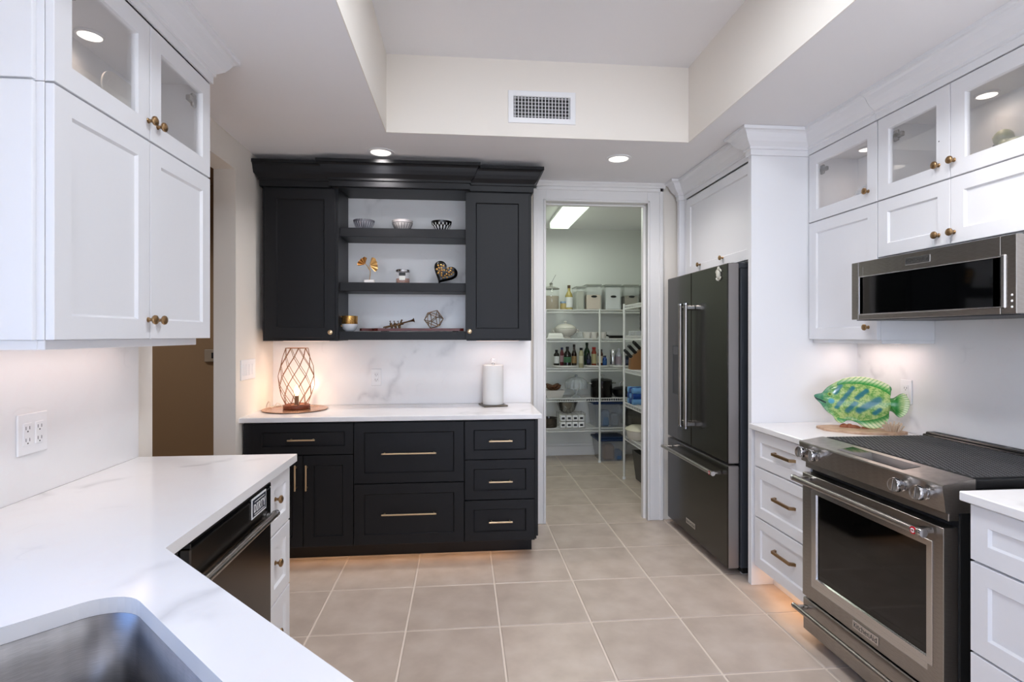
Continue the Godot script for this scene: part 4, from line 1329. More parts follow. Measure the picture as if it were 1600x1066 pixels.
func fish() -> void:
	# metres: 1092 units of the outline are 0.42 m from nose to tail
	var sc := 0.42 / 1092.0
	var line := fish_outline()
	var t := thing("fish_platter", "green and blue glazed fish-shaped platter standing on the counter left of the range", "platter", P(2.055, 0.928, 2.618), -32)
	var n := line.size()
	var cen := Vector2(500, 480)
	var s := begin()
	var idx := Geometry2D.triangulate_polygon(line)
	var rings := []
	# rim, inner lip and belly as nested loops drawn in towards the middle spine of the fish
	for q in [[1.0, 0.0], [1.0, 0.012], [0.975, 0.016], [0.9, 0.010], [0.7, 0.020], [0.45, 0.030], [0.2, 0.035], [0.0, 0.036]]:
		var l := []
		for v in line:
			var spine := Vector2(clampf(v.x, 250.0, 860.0), 480.0)
			var p: Vector2 = spine + (v - spine) * q[0]
			l.append([Vector3((p.x - 546.0) * sc, (826.0 - p.y) * sc, q[1]), Vector2(p.x / 1092.0, (p.y - 138.0) / 688.0)])
		rings.append(l)
	s.set_smooth_group(0)
	for k in rings.size() - 1:
		for i in n:
			var j := (i + 1) % n
			for e in [[rings[k][i], rings[k][j], rings[k + 1][j]], [rings[k][i], rings[k + 1][j], rings[k + 1][i]]]:
				if (e[1][0] - e[0][0]).cross(e[2][0] - e[0][0]).length() < 1e-10: continue
				for v in [e[0], e[1], e[2]]:
					s.set_uv(v[1])
					s.add_vertex(v[0])
	for i in range(0, idx.size(), 3):
		for z in [0.0]:
			for e in [0, 2, 1]:
				var p: Vector2 = line[idx[i + e]]
				s.set_uv(Vector2(p.x / 1092.0, (p.y - 138.0) / 688.0))
				s.add_vertex(Vector3((p.x - 546.0) * sc, (826.0 - p.y) * sc, z))
	var m := mat(Color(1, 1, 1), 0.16)
	m.albedo_texture = fish_picture()
	m.cull_mode = BaseMaterial3D.CULL_DISABLED
	var pl := part(t, "platter", s, m)
	pl.rotation.x = -0.12
	# driftwood stand under it
	s = begin()
	var p2 := PackedVector2Array()
	for i in 40:
		var a := TAU * i / 40
		var r := 1.0 + 0.05 * sin(a * 3.0 + 1.0) + 0.03 * sin(a * 7.0)
		p2.append(Vector2(cos(a) * 0.195 * r, sin(a) * 0.10 * r))
	xf = Transform3D(Basis(Vector3.RIGHT, -PI / 2), Vector3.ZERO)
	prism(s, p2, 0.0, 0.012)
	var wood := tripl(mat(Color(1, 1, 1), 0.6), noise_tex(0.03, 4, [Color(0.62, 0.48, 0.38), Color(0.78, 0.65, 0.54), Color(0.86, 0.75, 0.65)], 256, 12), Vector3(2, 8, 12))
	var st := thing("wooden_board", "flat rough-edged wooden board under the fish platter", "board", P(2.035, 0.914, 2.60), -32)
	part(st, "board", s, wood)
	s = begin()
	for q in [[-0.065, -0.03, 0.022, 0.022], [-0.02, -0.03, 0.03, 0.018], [0.03, -0.03, 0.02, 0.014], [-0.04, -0.035, 0.02, 0.022]]:
		ball(s, Vector3(q[0], 0.010, q[1]), Vector3(q[2], q[3], 0.016), 12)
	part(st, "root_knot", s, mat(Color(0.62, 0.36, 0.22), 0.5))
	s = begin()
	for i in 26:
		var a := i * 2.399
		var r := 0.007 * sqrt(float(i))
		var hgt := 0.03 + 0.018 * (0.5 + 0.5 * sin(i * 1.7))
		var bx0 := Vector3(0.145 + cos(a) * r * 0.9, 0.010, 0.0 + sin(a) * r * 0.7)
		tube(s, [bx0, bx0 + Vector3(cos(a) * 0.008, hgt * 0.6, sin(a) * 0.006), bx0 + Vector3(cos(a) * 0.016, hgt, sin(a) * 0.012)], 0.0032, 5)
	part(st, "coral", s, mat(Color(0.87, 0.78, 0.68), 0.7), "pale branching coral")

func build_decor() -> void:
	fish()
	# four-gang switch on the left wall, outlet on the back splash
	var t := thing("light_switch", "white four-gang light switch plate on the side wall left of the lamp", "switch", P(-1.33, 1.197, 3.475), 90)
	part(t, "plate", bx(-0.112, -0.062, 0, 0.112, 0.062, 0.006, 0.002), M.white_plastic)
	for x in [-0.07, -0.023, 0.023, 0.07]:
		part(t, "rocker", bx(x - 0.0165, -0.034, 0.004, x + 0.0165, 0.034, 0.0085, 0.0015), M.white_plastic)
	t = thing("wall_outlet", "white wall outlet on the stone splashback between the lamp and the paper towel", "outlet", P(-0.616, 1.11, 3.922), 0)
	part(t, "plate", bx(-0.036, -0.06, 0, 0.036, 0.06, 0.006, 0.002), M.white_plastic)
	receptacle(t, 0.0)
	t = thing("hall_thermostat", "small thermostat on the brown hall wall beyond the left opening", "thermostat", P(-1.805, 1.262, 4.08))
	part(t, "case", bx(-0.05, -0.045, 0, 0.05, 0.045, 0.02, 0.004), mat(Color(0.55, 0.5, 0.44), 0.5))
	part(t, "screen", bx(0.0, -0.02, 0.0195, 0.04, 0.022, 0.021, 0.001), M.black)

	# air vent in the tray face
	t = thing("air_vent", "white louvred air vent in the upright face of the ceiling tray", "vent", P(0.458, 2.732, 3.102))
	var s := begin()
	shaker(s, -0.197, -0.093, 0.197, 0.093, 0.0, 0.008, 0.03, 0.003, true)
	part(t, "frame", s, M.white_plastic)
	part(t, "duct", bx(-0.17, -0.066, -0.0005, 0.17, 0.066, 0.0008, 0), M.black)
	for k in 17:
		part(t, "slat", bx(-0.158 + k * 0.01975 - 0.002, -0.064, 0.003, -0.158 + k * 0.01975 + 0.002, 0.064, 0.0065, 0.0005), M.white_plastic)
	for k in 6:
		part(t, "louvre", bx(-0.168, -0.0515 + k * 0.0206 - 0.003, 0.001, 0.168, -0.0515 + k * 0.0206 + 0.003, 0.0028, 0.0003), mat(Color(0.62, 0.62, 0.62), 0.5))

	# wire lamp on its tray
	t = thing("round_tray", "thin round copper-toned tray under the wire lamp on the dark cabinets' counter", "tray", P(-1.11, 0.914, 3.70))
	s = begin()
	lathe(s, [Vector2(0.0, 0), Vector2(0.190, 0), Vector2(0.206, 0.004), Vector2(0.208, 0.007), Vector2(0.204, 0.008), Vector2(0.19, 0.0045), Vector2(0.0, 0.004)], 56)
	part(t, "plate", s, mat(Color(0.66, 0.50, 0.40), 0.22, 0.35))
	t = thing("table_lamp", "table lamp with a tall barrel cage of copper wires, lit bulb and round wooden base", "lamp", P(-1.105, 0.9185, 3.71))
	s = begin()
	lathe(s, [Vector2(0, 0), Vector2(0.084, 0), Vector2(0.086, 0.004), Vector2(0.086, 0.024), Vector2(0.083, 0.028), Vector2(0, 0.028)], 40)
	var walnut := tripl(mat(Color(1, 1, 1), 0.4), noise_tex(0.03, 4, [Color(0.34, 0.15, 0.07), Color(0.48, 0.23, 0.12), Color(0.56, 0.29, 0.16)], 256, 14), Vector3(6, 30, 6))
	part(t, "base", s, walnut)
	var lv := [[0.028, 0.070], [0.09, 0.096], [0.155, 0.112], [0.22, 0.115], [0.285, 0.104], [0.345, 0.087], [0.405, 0.071]]
	var wire := mat(Color(0.55, 0.40, 0.30), 0.35, 0.9)
	for hand in [1.0, -1.0]:
		for k in 9:
			var pts := []
			for i in lv.size():
				var a: float = TAU * k / 9.0 + hand * (i - 3) * TAU / 18.0 + 0.1
				pts.append(Vector3(cos(a) * lv[i][1], lv[i][0], sin(a) * lv[i][1]))
			s = begin()
			tube(s, pts, 0.0019, 6)
			part(t, "wire", s, wire)
	for q in [[0.030, 0.070], [0.405, 0.071]]:
		var pts := []
		for i in 28: pts.append(Vector3(cos(TAU * i / 28) * q[1], q[0], sin(TAU * i / 28) * q[1]))
		s = begin()
		tube(s, pts, 0.0026, 6, true)
		part(t, "ring", s, wire)
	s = begin()
	lathe(s, [Vector2(0.018, 0.028), Vector2(0.018, 0.034), Vector2(0.013, 0.036), Vector2(0.013, 0.085), Vector2(0.015, 0.088), Vector2(0.0, 0.088)], 20)
	part(t, "socket", s, mat(Color(0.55, 0.5, 0.42), 0.35, 0.8))
	s = begin()
	lathe(s, [Vector2(0.0, 0.088), Vector2(0.010, 0.088), Vector2(0.012, 0.096), Vector2(0.0175, 0.115), Vector2(0.017, 0.13), Vector2(0.010, 0.145), Vector2(0.004, 0.158), Vector2(0, 0.162)], 20)
	part(t, "bulb", s, glow(Color(1.0, 0.82, 0.58), 6.0))
	lamp_omni(P(-1.105, 0.9185 + 0.122, 3.71), Color(1.0, 0.85, 0.72), 0.05, 0.012, "lamp_bulb_light")
	s = begin()
	tube(s, [Vector3(-0.086, 0.012, 0.01), Vector3(-0.105, 0.035, 0.012), Vector3(-0.12, 0.042, 0.02), Vector3(-0.135, 0.020, 0.03), Vector3(-0.15, 0.010, 0.03), Vector3(-0.165, 0.020, 0.02), Vector3(-0.17, 0.045, 0.01), Vector3(-0.18, 0.05, 0.0), Vector3(-0.195, 0.03, -0.01), Vector3(-0.2, 0.008, -0.01), Vector3(-0.17, 0.006, -0.08), Vector3(-0.15, 0.004, -0.2)], 0.0022, 6)
	part(t, "cord", s, mat(Color(0.82, 0.76, 0.70), 0.3), "clear plastic cord")

	# paper towel
	t = thing("paper_towel_holder", "white paper towel roll on a holder with a clear knob and a square dark base", "paper towel", P(0.212, 0.914, 3.79), 12)
	part(t, "base", bx(-0.085, 0, -0.085, 0.085, 0.010, 0.085, 0.003), mat(Color(0.36, 0.33, 0.29), 0.35, 0.6))
	s = begin()
	lathe(s, [Vector2(0.02, 0.012), Vector2(0.072, 0.012), Vector2(0.0725, 0.014), Vector2(0.0725, 0.283), Vector2(0.071, 0.285), Vector2(0.02, 0.285), Vector2(0.02, 0.012)], 40)
	part(t, "paper_roll", s, mat(Color(0.93, 0.93, 0.925), 0.9))
	s = begin()
	lathe(s, [Vector2(0.0, 0.01), Vector2(0.006, 0.01), Vector2(0.006, 0.29), Vector2(0.013, 0.292), Vector2(0.013, 0.296), Vector2(0.006, 0.299), Vector2(0.0, 0.30)], 16)
	part(t, "rod", s, M.steel_bright)
	s = begin()
	ball(s, Vector3(0, 0.318, 0), Vector3(0.019, 0.019, 0.019), 20)
	var crystal := glass(Color(0.97, 0.97, 1.0), 0.25)
	part(t, "finial", s, crystal)

	# bowls on the top shelf (shelf top at 2.125)
	var y := 2.125
	t = thing("bowl", "grey fluted bowl, leftmost on the top open shelf", "bowl", P(-0.672, y, 3.75), 0, "small bowls on the top shelf")
	s = begin()
	lathe(s, [Vector2(0.034, 0), Vector2(0.036, 0.003), Vector2(0.055, 0.024), Vector2(0.067, 0.050), Vector2(0.070, 0.066), Vector2(0.067, 0.067), Vector2(0.062, 0.050), Vector2(0.04, 0.018), Vector2(0, 0.010)], 72, 0.025, 24)
	part(t, "bowl", s, mat(Color(0.40, 0.40, 0.43), 0.25))
	s = begin()
	for k in 24:
		var a := TAU * k / 24
		tube(s, [Vector3(cos(a) * 0.0405, 0.007, sin(a) * 0.0405), Vector3(cos(a) * 0.0565, 0.025, sin(a) * 0.0565), Vector3(cos(a) * 0.0685, 0.051, sin(a) * 0.0685)], 0.0022, 5)
	part(t, "flutes", s, mat(Color(0.72, 0.72, 0.75), 0.25))
	t = thing("bowl", "white bowl with fine dark lines, middle of the top open shelf", "bowl", P(-0.413, y, 3.75), 0, "small bowls on the top shelf")
	s = begin()
	var bp := [Vector2(0.036, 0), Vector2(0.038, 0.003), Vector2(0.056, 0.022), Vector2(0.068, 0.046), Vector2(0.071, 0.068), Vector2(0.068, 0.069), Vector2(0.063, 0.046), Vector2(0.04, 0.018), Vector2(0, 0.010)]
	lathe(s, bp, 48)
	part(t, "bowl", s, mat(Color(0.86, 0.83, 0.82), 0.25))
	s = begin()
	for k in 20:
		var a := TAU * k / 20
		tube(s, [Vector3(cos(a) * 0.042, 0.007, sin(a) * 0.042), Vector3(cos(a) * 0.0565, 0.022, sin(a) * 0.0565), Vector3(cos(a) * 0.0675, 0.045, sin(a) * 0.0675)], 0.0016, 5)
	var rl := []
	for i in 40: rl.append(Vector3(cos(TAU * i / 40) * 0.0690, 0.050, sin(TAU * i / 40) * 0.0690))
	tube(s, rl, 0.0016, 6, true)
	part(t, "dark_lines", s, mat(Color(0.14, 0.13, 0.14), 0.3))
	t = thing("bowl", "black bowl with white drop pattern, rightmost on the top open shelf", "bowl", P(-0.147, y, 3.75), 0, "small bowls on the top shelf")
	s = begin()
	lathe(s, bp, 48)
	part(t, "bowl", s, mat(Color(0.05, 0.05, 0.055), 0.2))
	s = begin()
	for k in 16:
		var a := TAU * k / 16
		xf = Transform3D(Basis(Vector3.UP, -a) * Basis(Vector3.BACK, -0.62), Vector3(cos(a) * 0.0555, 0.023, sin(a) * 0.0555))
		ball(s, Vector3.ZERO, Vector3(0.0025, 0.019, 0.0065), 8)
		xf = Transform3D(Basis(Vector3.UP, -a - 0.196) * Basis(Vector3.BACK, -0.25), Vector3(cos(a + 0.196) * 0.0665, 0.046, sin(a + 0.196) * 0.0665))
		ball(s, Vector3.ZERO, Vector3(0.0025, 0.009, 0.004), 8)
	part(t, "drop_pattern", s, mat(Color(0.88, 0.88, 0.88), 0.3))

	# middle shelf (top at 1.762)
	y = 1.762
	t = thing("ginkgo_sculpture", "gold sculpture of two ginkgo leaves on a white stone block on the middle shelf", "sculpture", P(-0.632, y, 3.74))
	part(t, "block", bx(-0.034, 0, -0.025, 0.034, 0.022, 0.025, 0.002), mat(Color(0.88, 0.87, 0.86), 0.3))
	s = begin()
	tube(s, [Vector3(-0.002, 0.02, 0), Vector3(0.003, 0.06, 0), Vector3(0.004, 0.085, 0), Vector3(-0.016, 0.118, 0.004), Vector3(-0.034, 0.138, 0.004)], 0.0024, 6)
	tube(s, [Vector3(0.003, 0.085, 0), Vector3(-0.004, 0.108, -0.004), Vector3(0.0, 0.125, 0.0)], 0.0024, 6)
	part(t, "stem", s, M.gold)
	for q in [[Vector3(-0.03, 0.128, 0.004), 0.75, 0.052, mat(Color(0.62, 0.42, 0.20), 0.4, 0.7)], [Vector3(-0.002, 0.122, 0.0), -1.35, 0.064, mat(Color(0.86, 0.68, 0.42), 0.4, 0.6)]]:
		s = begin()
		xf = Transform3D(Basis(Vector3.BACK, q[1]), q[0])
		var rr: float = q[2]
		s.set_smooth_group(0)
		for i in 16:
			for f in [1.0, -1.0]:
				var p := []
				for e in [[i, 0.12], [i + 1, 0.12], [i + 1, 1.0], [i, 1.0]]:
					var a: float = (e[0] / 16.0 - 0.5) * 2.1
					var r: float = rr * e[1] * (1.0 if e[1] < 0.5 else 0.93 + 0.05 * cos(a * 9.0) - 0.16 * exp(-a * a * 60.0))
					p.append(Vector3(sin(a) * r, cos(a) * r, 0.006 * sin(a * 12.0) * e[1] + 0.010 * e[1] * e[1] + f * 0.0008))
				if f > 0: quad(s, p[0], p[3], p[2], p[1])
				else: quad(s, p[0], p[1], p[2], p[3])
		part(t, "leaf", s, q[3])
	t = thing("candle_jar", "glass candle jar with a silver lid and a small black label on the middle shelf", "candle", P(-0.41, y, 3.75))
	s = begin()
	lathe(s, [Vector2(0.0, 0.001), Vector2(0.045, 0.001), Vector2(0.048, 0.006), Vector2(0.048, 0.078), Vector2(0.045, 0.082)], 32)
	part(t, "jar", s, glass(Color(0.95, 0.95, 0.97), 0.22))
	s = begin()
	lathe(s, [Vector2(0, 0.004), Vector2(0.0435, 0.004), Vector2(0.0445, 0.01), Vector2(0.0445, 0.034), Vector2(0, 0.034)], 28)
	part(t, "wax", s, mat(Color(0.66, 0.40, 0.24), 0.4))
	s = begin()
	lathe(s, [Vector2(0.046, 0.082), Vector2(0.050, 0.082), Vector2(0.050, 0.093), Vector2(0.048, 0.095), Vector2(0.02, 0.096), Vector2(0, 0.0965)], 32)
	part(t, "lid", s, M.chrome)
	part(t, "label", bx(-0.022, 0.052, 0.0455, 0.022, 0.074, 0.0492, 0.001), M.black, "black label")
	part(t, "label", bx(-0.020, 0.022, 0.0455, 0.020, 0.050, 0.0488, 0.001), mat(Color(0.82, 0.82, 0.8), 0.5), "pale label")
	# heart
	t = thing("heart_sculpture", "black heart sculpture with gold petals in its face, leaning on the middle shelf", "sculpture", P(-0.145, y, 3.755))
	var hp := PackedVector2Array()
	for i in 48:
		var a := TAU * i / 48
		hp.append(Vector2(16.0 * pow(sin(a), 3), 13.0 * cos(a) - 5.0 * cos(2 * a) - 2.0 * cos(3 * a) - cos(4 * a) + 17.0) * 0.0054)
	var tiltb := Basis(Vector3.BACK, -0.50)
	s = begin()
	var hl := []
	for q in [[0.75, -0.028], [0.94, -0.020], [1.0, 0.0], [0.94, 0.02], [0.8, 0.028], [0.5, 0.026], [0.0, 0.024]]:
		var l := []
		for v in hp:
			var c := Vector2(0, 0.095)
			var p: Vector2 = c + (v - c) * q[0]
			l.append(tiltb * Vector3(p.x, p.y, q[1]) + Vector3(-0.026, 0.0, 0))
		hl.append(l)
	s.set_smooth_group(0)
	for k in hl.size() - 1:
		for i in 48:
			var j := (i + 1) % 48
			if k == hl.size() - 2: tri(s, hl[k][j], hl[k][i], hl[k + 1][i])
			else: quad(s, hl[k][j], hl[k][i], hl[k + 1][i], hl[k + 1][j])
	for i in range(1, 47): tri(s, hl[0][0], hl[0][i], hl[0][i + 1])
	part(t, "body", s, mat(Color(0.035, 0.03, 0.03), 0.18))
	s = begin()
	for i in 34:
		var a := i * 2.399
		var r := 0.0115 * sqrt(float(i))
		var p := Vector2(cos(a) * r, sin(a) * r * 0.85 + 0.098)
		var inside := Geometry2D.is_point_in_polygon(Vector2(p.x * 1.32, (p.y - 0.095) * 1.32 + 0.095), hp)
		if not inside or absf(p.x + (p.y - 0.09) * 0.12) < 0.006: continue
		xf = Transform3D(tiltb * Basis(Vector3.BACK, a) * Basis(Vector3.UP, 0.5), tiltb * Vector3(p.x, p.y, 0.027) + Vector3(-0.026, 0, 0))
		ball(s, Vector3.ZERO, Vector3(0.010, 0.007, 0.0045), 8)
	part(t, "gold_petals", s, M.gold)

	# bottom board (top at 1.434)
	y = 1.434
	t = thing("wooden_paddle", "long dark red wooden serving board with a handle on the bottom of the open shelves", "board", P(-0.33, y, 3.745))
	s = begin()
	var pp := PackedVector2Array([Vector2(-0.285, 0.02), Vector2(-0.31, 0.017), Vector2(-0.355, 0.016), Vector2(-0.37, 0.0), Vector2(-0.355, -0.016), Vector2(-0.31, -0.017), Vector2(-0.285, -0.02), Vector2(-0.26, -0.075), Vector2(-0.235, -0.088), Vector2(0.31, -0.088), Vector2(0.335, -0.075), Vector2(0.335, 0.075), Vector2(0.31, 0.088), Vector2(-0.235, 0.088), Vector2(-0.26, 0.075)])
	xf = Transform3D(Basis(Vector3.RIGHT, -PI / 2), Vector3.ZERO)
	prism(s, pp, 0.004, 0.022)
	part(t, "board", s, tripl(mat(Color(1, 1, 1), 0.35), noise_tex(0.02, 4, [Color(0.22, 0.06, 0.05), Color(0.36, 0.11, 0.08), Color(0.45, 0.16, 0.11)], 256, 17), Vector3(2, 20, 20)))
	s = begin()
	for x in [-0.2, 0.28]: box(s, Vector3(x - 0.02, 0, -0.06), Vector3(x + 0.02, 0.005, 0.06), 0.001)
	part(t, "foot", s, M.black)
	t = thing("mug", "white mug with wide gold band and handle, bottom of the open shelves", "mug", P(-0.757, y, 3.70))
	s = begin()
	lathe(s, [Vector2(0.022, 0), Vector2(0.026, 0.002), Vector2(0.043, 0.016), Vector2(0.051, 0.038), Vector2(0.052, 0.05)], 32)
	part(t, "lower_body", s, mat(Color(0.88, 0.89, 0.91), 0.2))
	s = begin()
	lathe(s, [Vector2(0.052, 0.05), Vector2(0.0525, 0.051), Vector2(0.0525, 0.104), Vector2(0.050, 0.105), Vector2(0.049, 0.05), Vector2(0.03, 0.012), Vector2(0, 0.008)], 32)
	var band := tripl(mat(Color(1, 1, 1), 0.25, 0.8), noise_tex(0.06, 3, [Color(0.25, 0.17, 0.08), Color(0.82, 0.62, 0.34), Color(0.95, 0.80, 0.52)], 256, 19), Vector3(8, 8, 8))
	part(t, "gold_band", s, band)
	s = begin()
	tube(s, [Vector3(-0.048, 0.10, 0.01), Vector3(-0.062, 0.098, 0.012), Vector3(-0.067, 0.08, 0.012), Vector3(-0.066, 0.06, 0.012), Vector3(-0.058, 0.04, 0.011), Vector3(-0.048, 0.036, 0.01)], 0.0042, 8)
	part(t, "handle", s, M.gold)
	# horn ornament on the board
	t = thing("horn_ornament", "small bronze trumpet ornament lying propped on the dark red board", "ornament", P(-0.435, y + 0.022, 3.73))
	var dk := mat(Color(0.36, 0.27, 0.18), 0.3, 0.9)
	s = begin()
	tube(s, [Vector3(-0.105, 0.006, 0), Vector3(0.03, 0.038, 0), Vector3(0.085, 0.052, 0)], 0.005, 8)
	tube(s, [Vector3(-0.09, 0.004, 0.02), Vector3(0.0, 0.024, 0.02), Vector3(0.03, 0.030, 0.012), Vector3(0.03, 0.040, 0.004)], 0.0045, 8)
	part(t, "tube", s, dk)
	s = begin()
	xf = Transform3D(Basis(Vector3.BACK, -PI / 2 + 0.25), Vector3(0.06, 0.046, 0))
	lathe(s, [Vector2(0.005, 0), Vector2(0.006, 0.02), Vector2(0.009, 0.035), Vector2(0.017, 0.045), Vector2(0.015, 0.045), Vector2(0.006, 0.034), Vector2(0, 0.03)], 18)
	part(t, "bell", s, dk)
	for k in 3:
		s = begin()
		xf = Transform3D(Basis(Vector3.BACK, 0.25), Vector3(-0.045 + k * 0.026, 0.0, 0.01))
		lathe(s, [Vector2(0.0, 0.0), Vector2(0.0085, 0.0), Vector2(0.0085, 0.036), Vector2(0.003, 0.037), Vector2(0.003, 0.048), Vector2(0.006, 0.049), Vector2(0.006, 0.052), Vector2(0, 0.052)], 12)
		part(t, "valve", s, dk)
	s = begin()
	tube(s, [Vector3(0.0, 0.0, 0.0), Vector3(0.018, 0.055, -0.006), Vector3(0.022, 0.06, -0.006)], 0.006, 8)
	part(t, "support", s, dk)
	# icosahedron
	t = thing("wire_polyhedron", "open geometric ornament of thin gold rods standing on the dark red board", "ornament", P(-0.2, y + 0.024, 3.75))
	var g := (1.0 + sqrt(5.0)) / 2.0
	var vs := []
	for a in [-1.0, 1.0]:
		for b in [-g, g]:
			vs.append(Vector3(0, a, b)); vs.append(Vector3(a, b, 0)); vs.append(Vector3(b, 0, a))
	var rot := Basis(Vector3.RIGHT, 0.35) * Basis(Vector3.UP, 0.4) * Basis(Vector3.BACK, 0.15)
	var low := 0.0
	for i in 12:
		vs[i] = rot * (vs[i] as Vector3).normalized() * 0.067
		low = minf(low, vs[i].y)
	for i in 12:
		for j in range(i + 1, 12):
			if vs[i].distance_to(vs[j]) < 0.075:
				s = begin()
				tube(s, [vs[i] + Vector3(0, -low, 0), vs[j] + Vector3(0, -low, 0)], 0.0026, 6)
				part(t, "rod", s, M.bronze)
# ---------------------------------------------------------------- pantry
func ux(u: float, d: float) -> float:   # where the sight line of column u meets depth d
	var a := (u - 800.0) / 841.1
	var c := cos(0.09099)
	var s := sin(0.09099)
	return d * (a * c + s) / (c - a * s)

func wire_shelf(called: String, label: String, at: Vector3, w: float, depth: float, turn: float, group: String) -> void:
	var t := thing(called, label, "shelf", at, turn, group)
	var s := begin()
	for q in [[0.0, 0.0], [0.004, -0.032]]:
		box(s, Vector3(-w / 2, q[1] - 0.004, q[0] - 0.003), Vector3(w / 2, q[1] + 0.004, q[0] + 0.003), 0.001)
	part(t, "front_rail", s, M.wire)
	s = begin()
	for z in [-depth * 0.33, -depth * 0.66, -depth + 0.01]:
		box(s, Vector3(-w / 2, -0.008, z - 0.003), Vector3(w / 2, -0.003, z + 0.003), 0)
	part(t, "cross_rail", s, M.wire)
	s = begin()
	var n := int(w / 0.0254)
	for k in n + 1:
		var x := -w / 2 + w * k / n
		box(s, Vector3(x - 0.0011, -0.003, -depth), Vector3(x + 0.0011, 0.0, 0.003), 0)
		box(s, Vector3(x - 0.0022, -0.033, 0.0), Vector3(x + 0.0022, 0.0, 0.003), 0)
	var o := part(t, "wires", s, M.wire)
	o.set_meta("kind", "stuff")

func canister(u0: float, u1: float, d: float, y: float, h: float, label: String, fill: float, fc: Color, plaque: bool) -> void:
	var x0 := ux(u0, d)
	var x1 := ux(u1, d)
	var w := x1 - x0
	var t := thing("storage_canister", label, "canister", P((x0 + x1) / 2, y, d), 0, "clear canisters on the top pantry shelf")
	var dz := 0.12
	var s := begin()
	var k := 0.003
	box(s, Vector3(-w / 2, 0, -dz), Vector3(w / 2, k, dz), 0)
	box(s, Vector3(-w / 2, k, -dz), Vector3(-w / 2 + k, h, dz), 0)
	box(s, Vector3(w / 2 - k, k, -dz), Vector3(w / 2, h, dz), 0)
	box(s, Vector3(-w / 2 + k, k, dz - k), Vector3(w / 2 - k, h, dz), 0)
	box(s, Vector3(-w / 2 + k, k, -dz), Vector3(w / 2 - k, h, -dz + k), 0)
	part(t, "box", s, M.clear)
	part(t, "lid", bx(-w / 2 - 0.003, h, -dz - 0.003, w / 2 + 0.003, h + 0.014, dz + 0.003, 0.004), mat(Color(0.62, 0.63, 0.60), 0.4))
	if fill > 0.0: part(t, "contents", bx(-w / 2 + 0.006, 0.005, -dz + 0.006, w / 2 - 0.006, h * fill, dz - 0.006, 0.01), mat(fc, 0.8))
	if plaque:
		s = begin()
		xf = Transform3D(Basis.IDENTITY, Vector3(0, h * 0.55, dz))
		var pv := PackedVector2Array()
		for i in 20: pv.append(Vector2(cos(TAU * i / 20) * minf(0.034, w * 0.33), sin(TAU * i / 20) * 0.013))
		prism(s, pv, 0, 0.0012)
		part(t, "label_plaque", s, M.black, "black oval label")

func bottle(u: float, d: float, y: float, h: float, r: float, neck: float, shoulder: float, label: String, body: Material, cap: Material, band: Color, tall := 0.5) -> void:
	var t := thing("bottle", label, "bottle", P(ux(u, d), y, d), 0, "bottles and jars on the pantry turntables")
	var s := begin()
	var sh := h * shoulder
	lathe(s, [Vector2(0, 0), Vector2(r * 0.9, 0), Vector2(r, 0.004), Vector2(r, sh), Vector2(r * 0.85, sh + (h - sh) * 0.15), Vector2(neck * 1.1, sh + (h - sh) * 0.45), Vector2(neck, h * 0.9), Vector2(0, h * 0.9)], 18)
	part(t, "body", s, body)
	s = begin()
	lathe(s, [Vector2(neck * 1.15, h * 0.88), Vector2(neck * 1.2, h * 0.885), Vector2(neck * 1.2, h), Vector2(0, h)], 14)
	part(t, "cap", s, cap)
	s = begin()
	lathe(s, [Vector2(r + 0.0008, sh * (0.55 - tall / 2)), Vector2(r + 0.0008, sh * (0.55 + tall / 2))], 18)
	part(t, "label", s, mat(band, 0.6))

func turntable(u0: float, u1: float, d: float, y: float, label: String) -> void:
	var x0 := ux(u0, d)
	var x1 := ux(u1, d)
	var r := (x1 - x0) / 2
	var s := begin()
	lathe(s, [Vector2(0, 0), Vector2(r * 0.6, 0), Vector2(r * 0.62, 0.008), Vector2(r * 0.97, 0.01), Vector2(r, 0.014), Vector2(r, 0.03), Vector2(r - 0.004, 0.03), Vector2(r - 0.005, 0.016), Vector2(0, 0.015)], 40)
	solo("turntable", s, mat(Color(0.86, 0.85, 0.83), 0.4), label, "turntable", P((x0 + x1) / 2, y, d), 0, "white turntables in the pantry")

func tote(u0: float, u1: float, d: float, y: float, h: float, dz: float, label: String, filling: Array) -> void:
	var x0 := ux(u0, d)
	var x1 := ux(u1, d)
	var w := x1 - x0
	var t := thing("storage_tote", label, "tote", P((x0 + x1) / 2, y, d), 0, "blue-lidded totes in the pantry")
	var s := begin()
	var a := rect(-w / 2 + 0.03, -dz + 0.03, w / 2 - 0.03, dz - 0.03, 0, 0)
	var b := rect(-w / 2, -dz, w / 2, dz, h, 0)
	for i in 4:
		var p := []
		for q in [[a[i], 0.0], [a[(i + 1) % 4], 0.0], [b[(i + 1) % 4], h], [b[i], h]]:
			p.append(Vector3(q[0].x, q[1], -q[0].y))
		quad(s, p[0], p[1], p[2], p[3])
	quad(s, Vector3(-w / 2 + 0.03, 0, dz - 0.03), Vector3(-w / 2 + 0.03, 0, -dz + 0.03), Vector3(w / 2 - 0.03, 0, -dz + 0.03), Vector3(w / 2 - 0.03, 0, dz - 0.03))
	var tub := glass(Color(0.72, 0.74, 0.78), 0.3)
	part(t, "tub", s, tub)
	s = begin()
	box(s, Vector3(-w / 2 - 0.012, h - 0.012, -dz - 0.012), Vector3(w / 2 + 0.012, h + 0.012, dz + 0.012), 0.005)
	box(s, Vector3(-w / 2 + 0.03, h + 0.01, -dz + 0.03), Vector3(w / 2 - 0.03, h + 0.028, dz - 0.03), 0.006)
	part(t, "lid", s, mat(Color(0.05, 0.15, 0.30), 0.4), "dark blue lid")
	for q in filling:
		s = begin()
		box(s, Vector3(q[0] * w, 0.004, q[1] * dz - 0.06), Vector3(q[2] * w, q[3] * h, q[1] * dz + 0.06), 0.02)
		part(t, "contents", s, mat(q[4], 0.7))

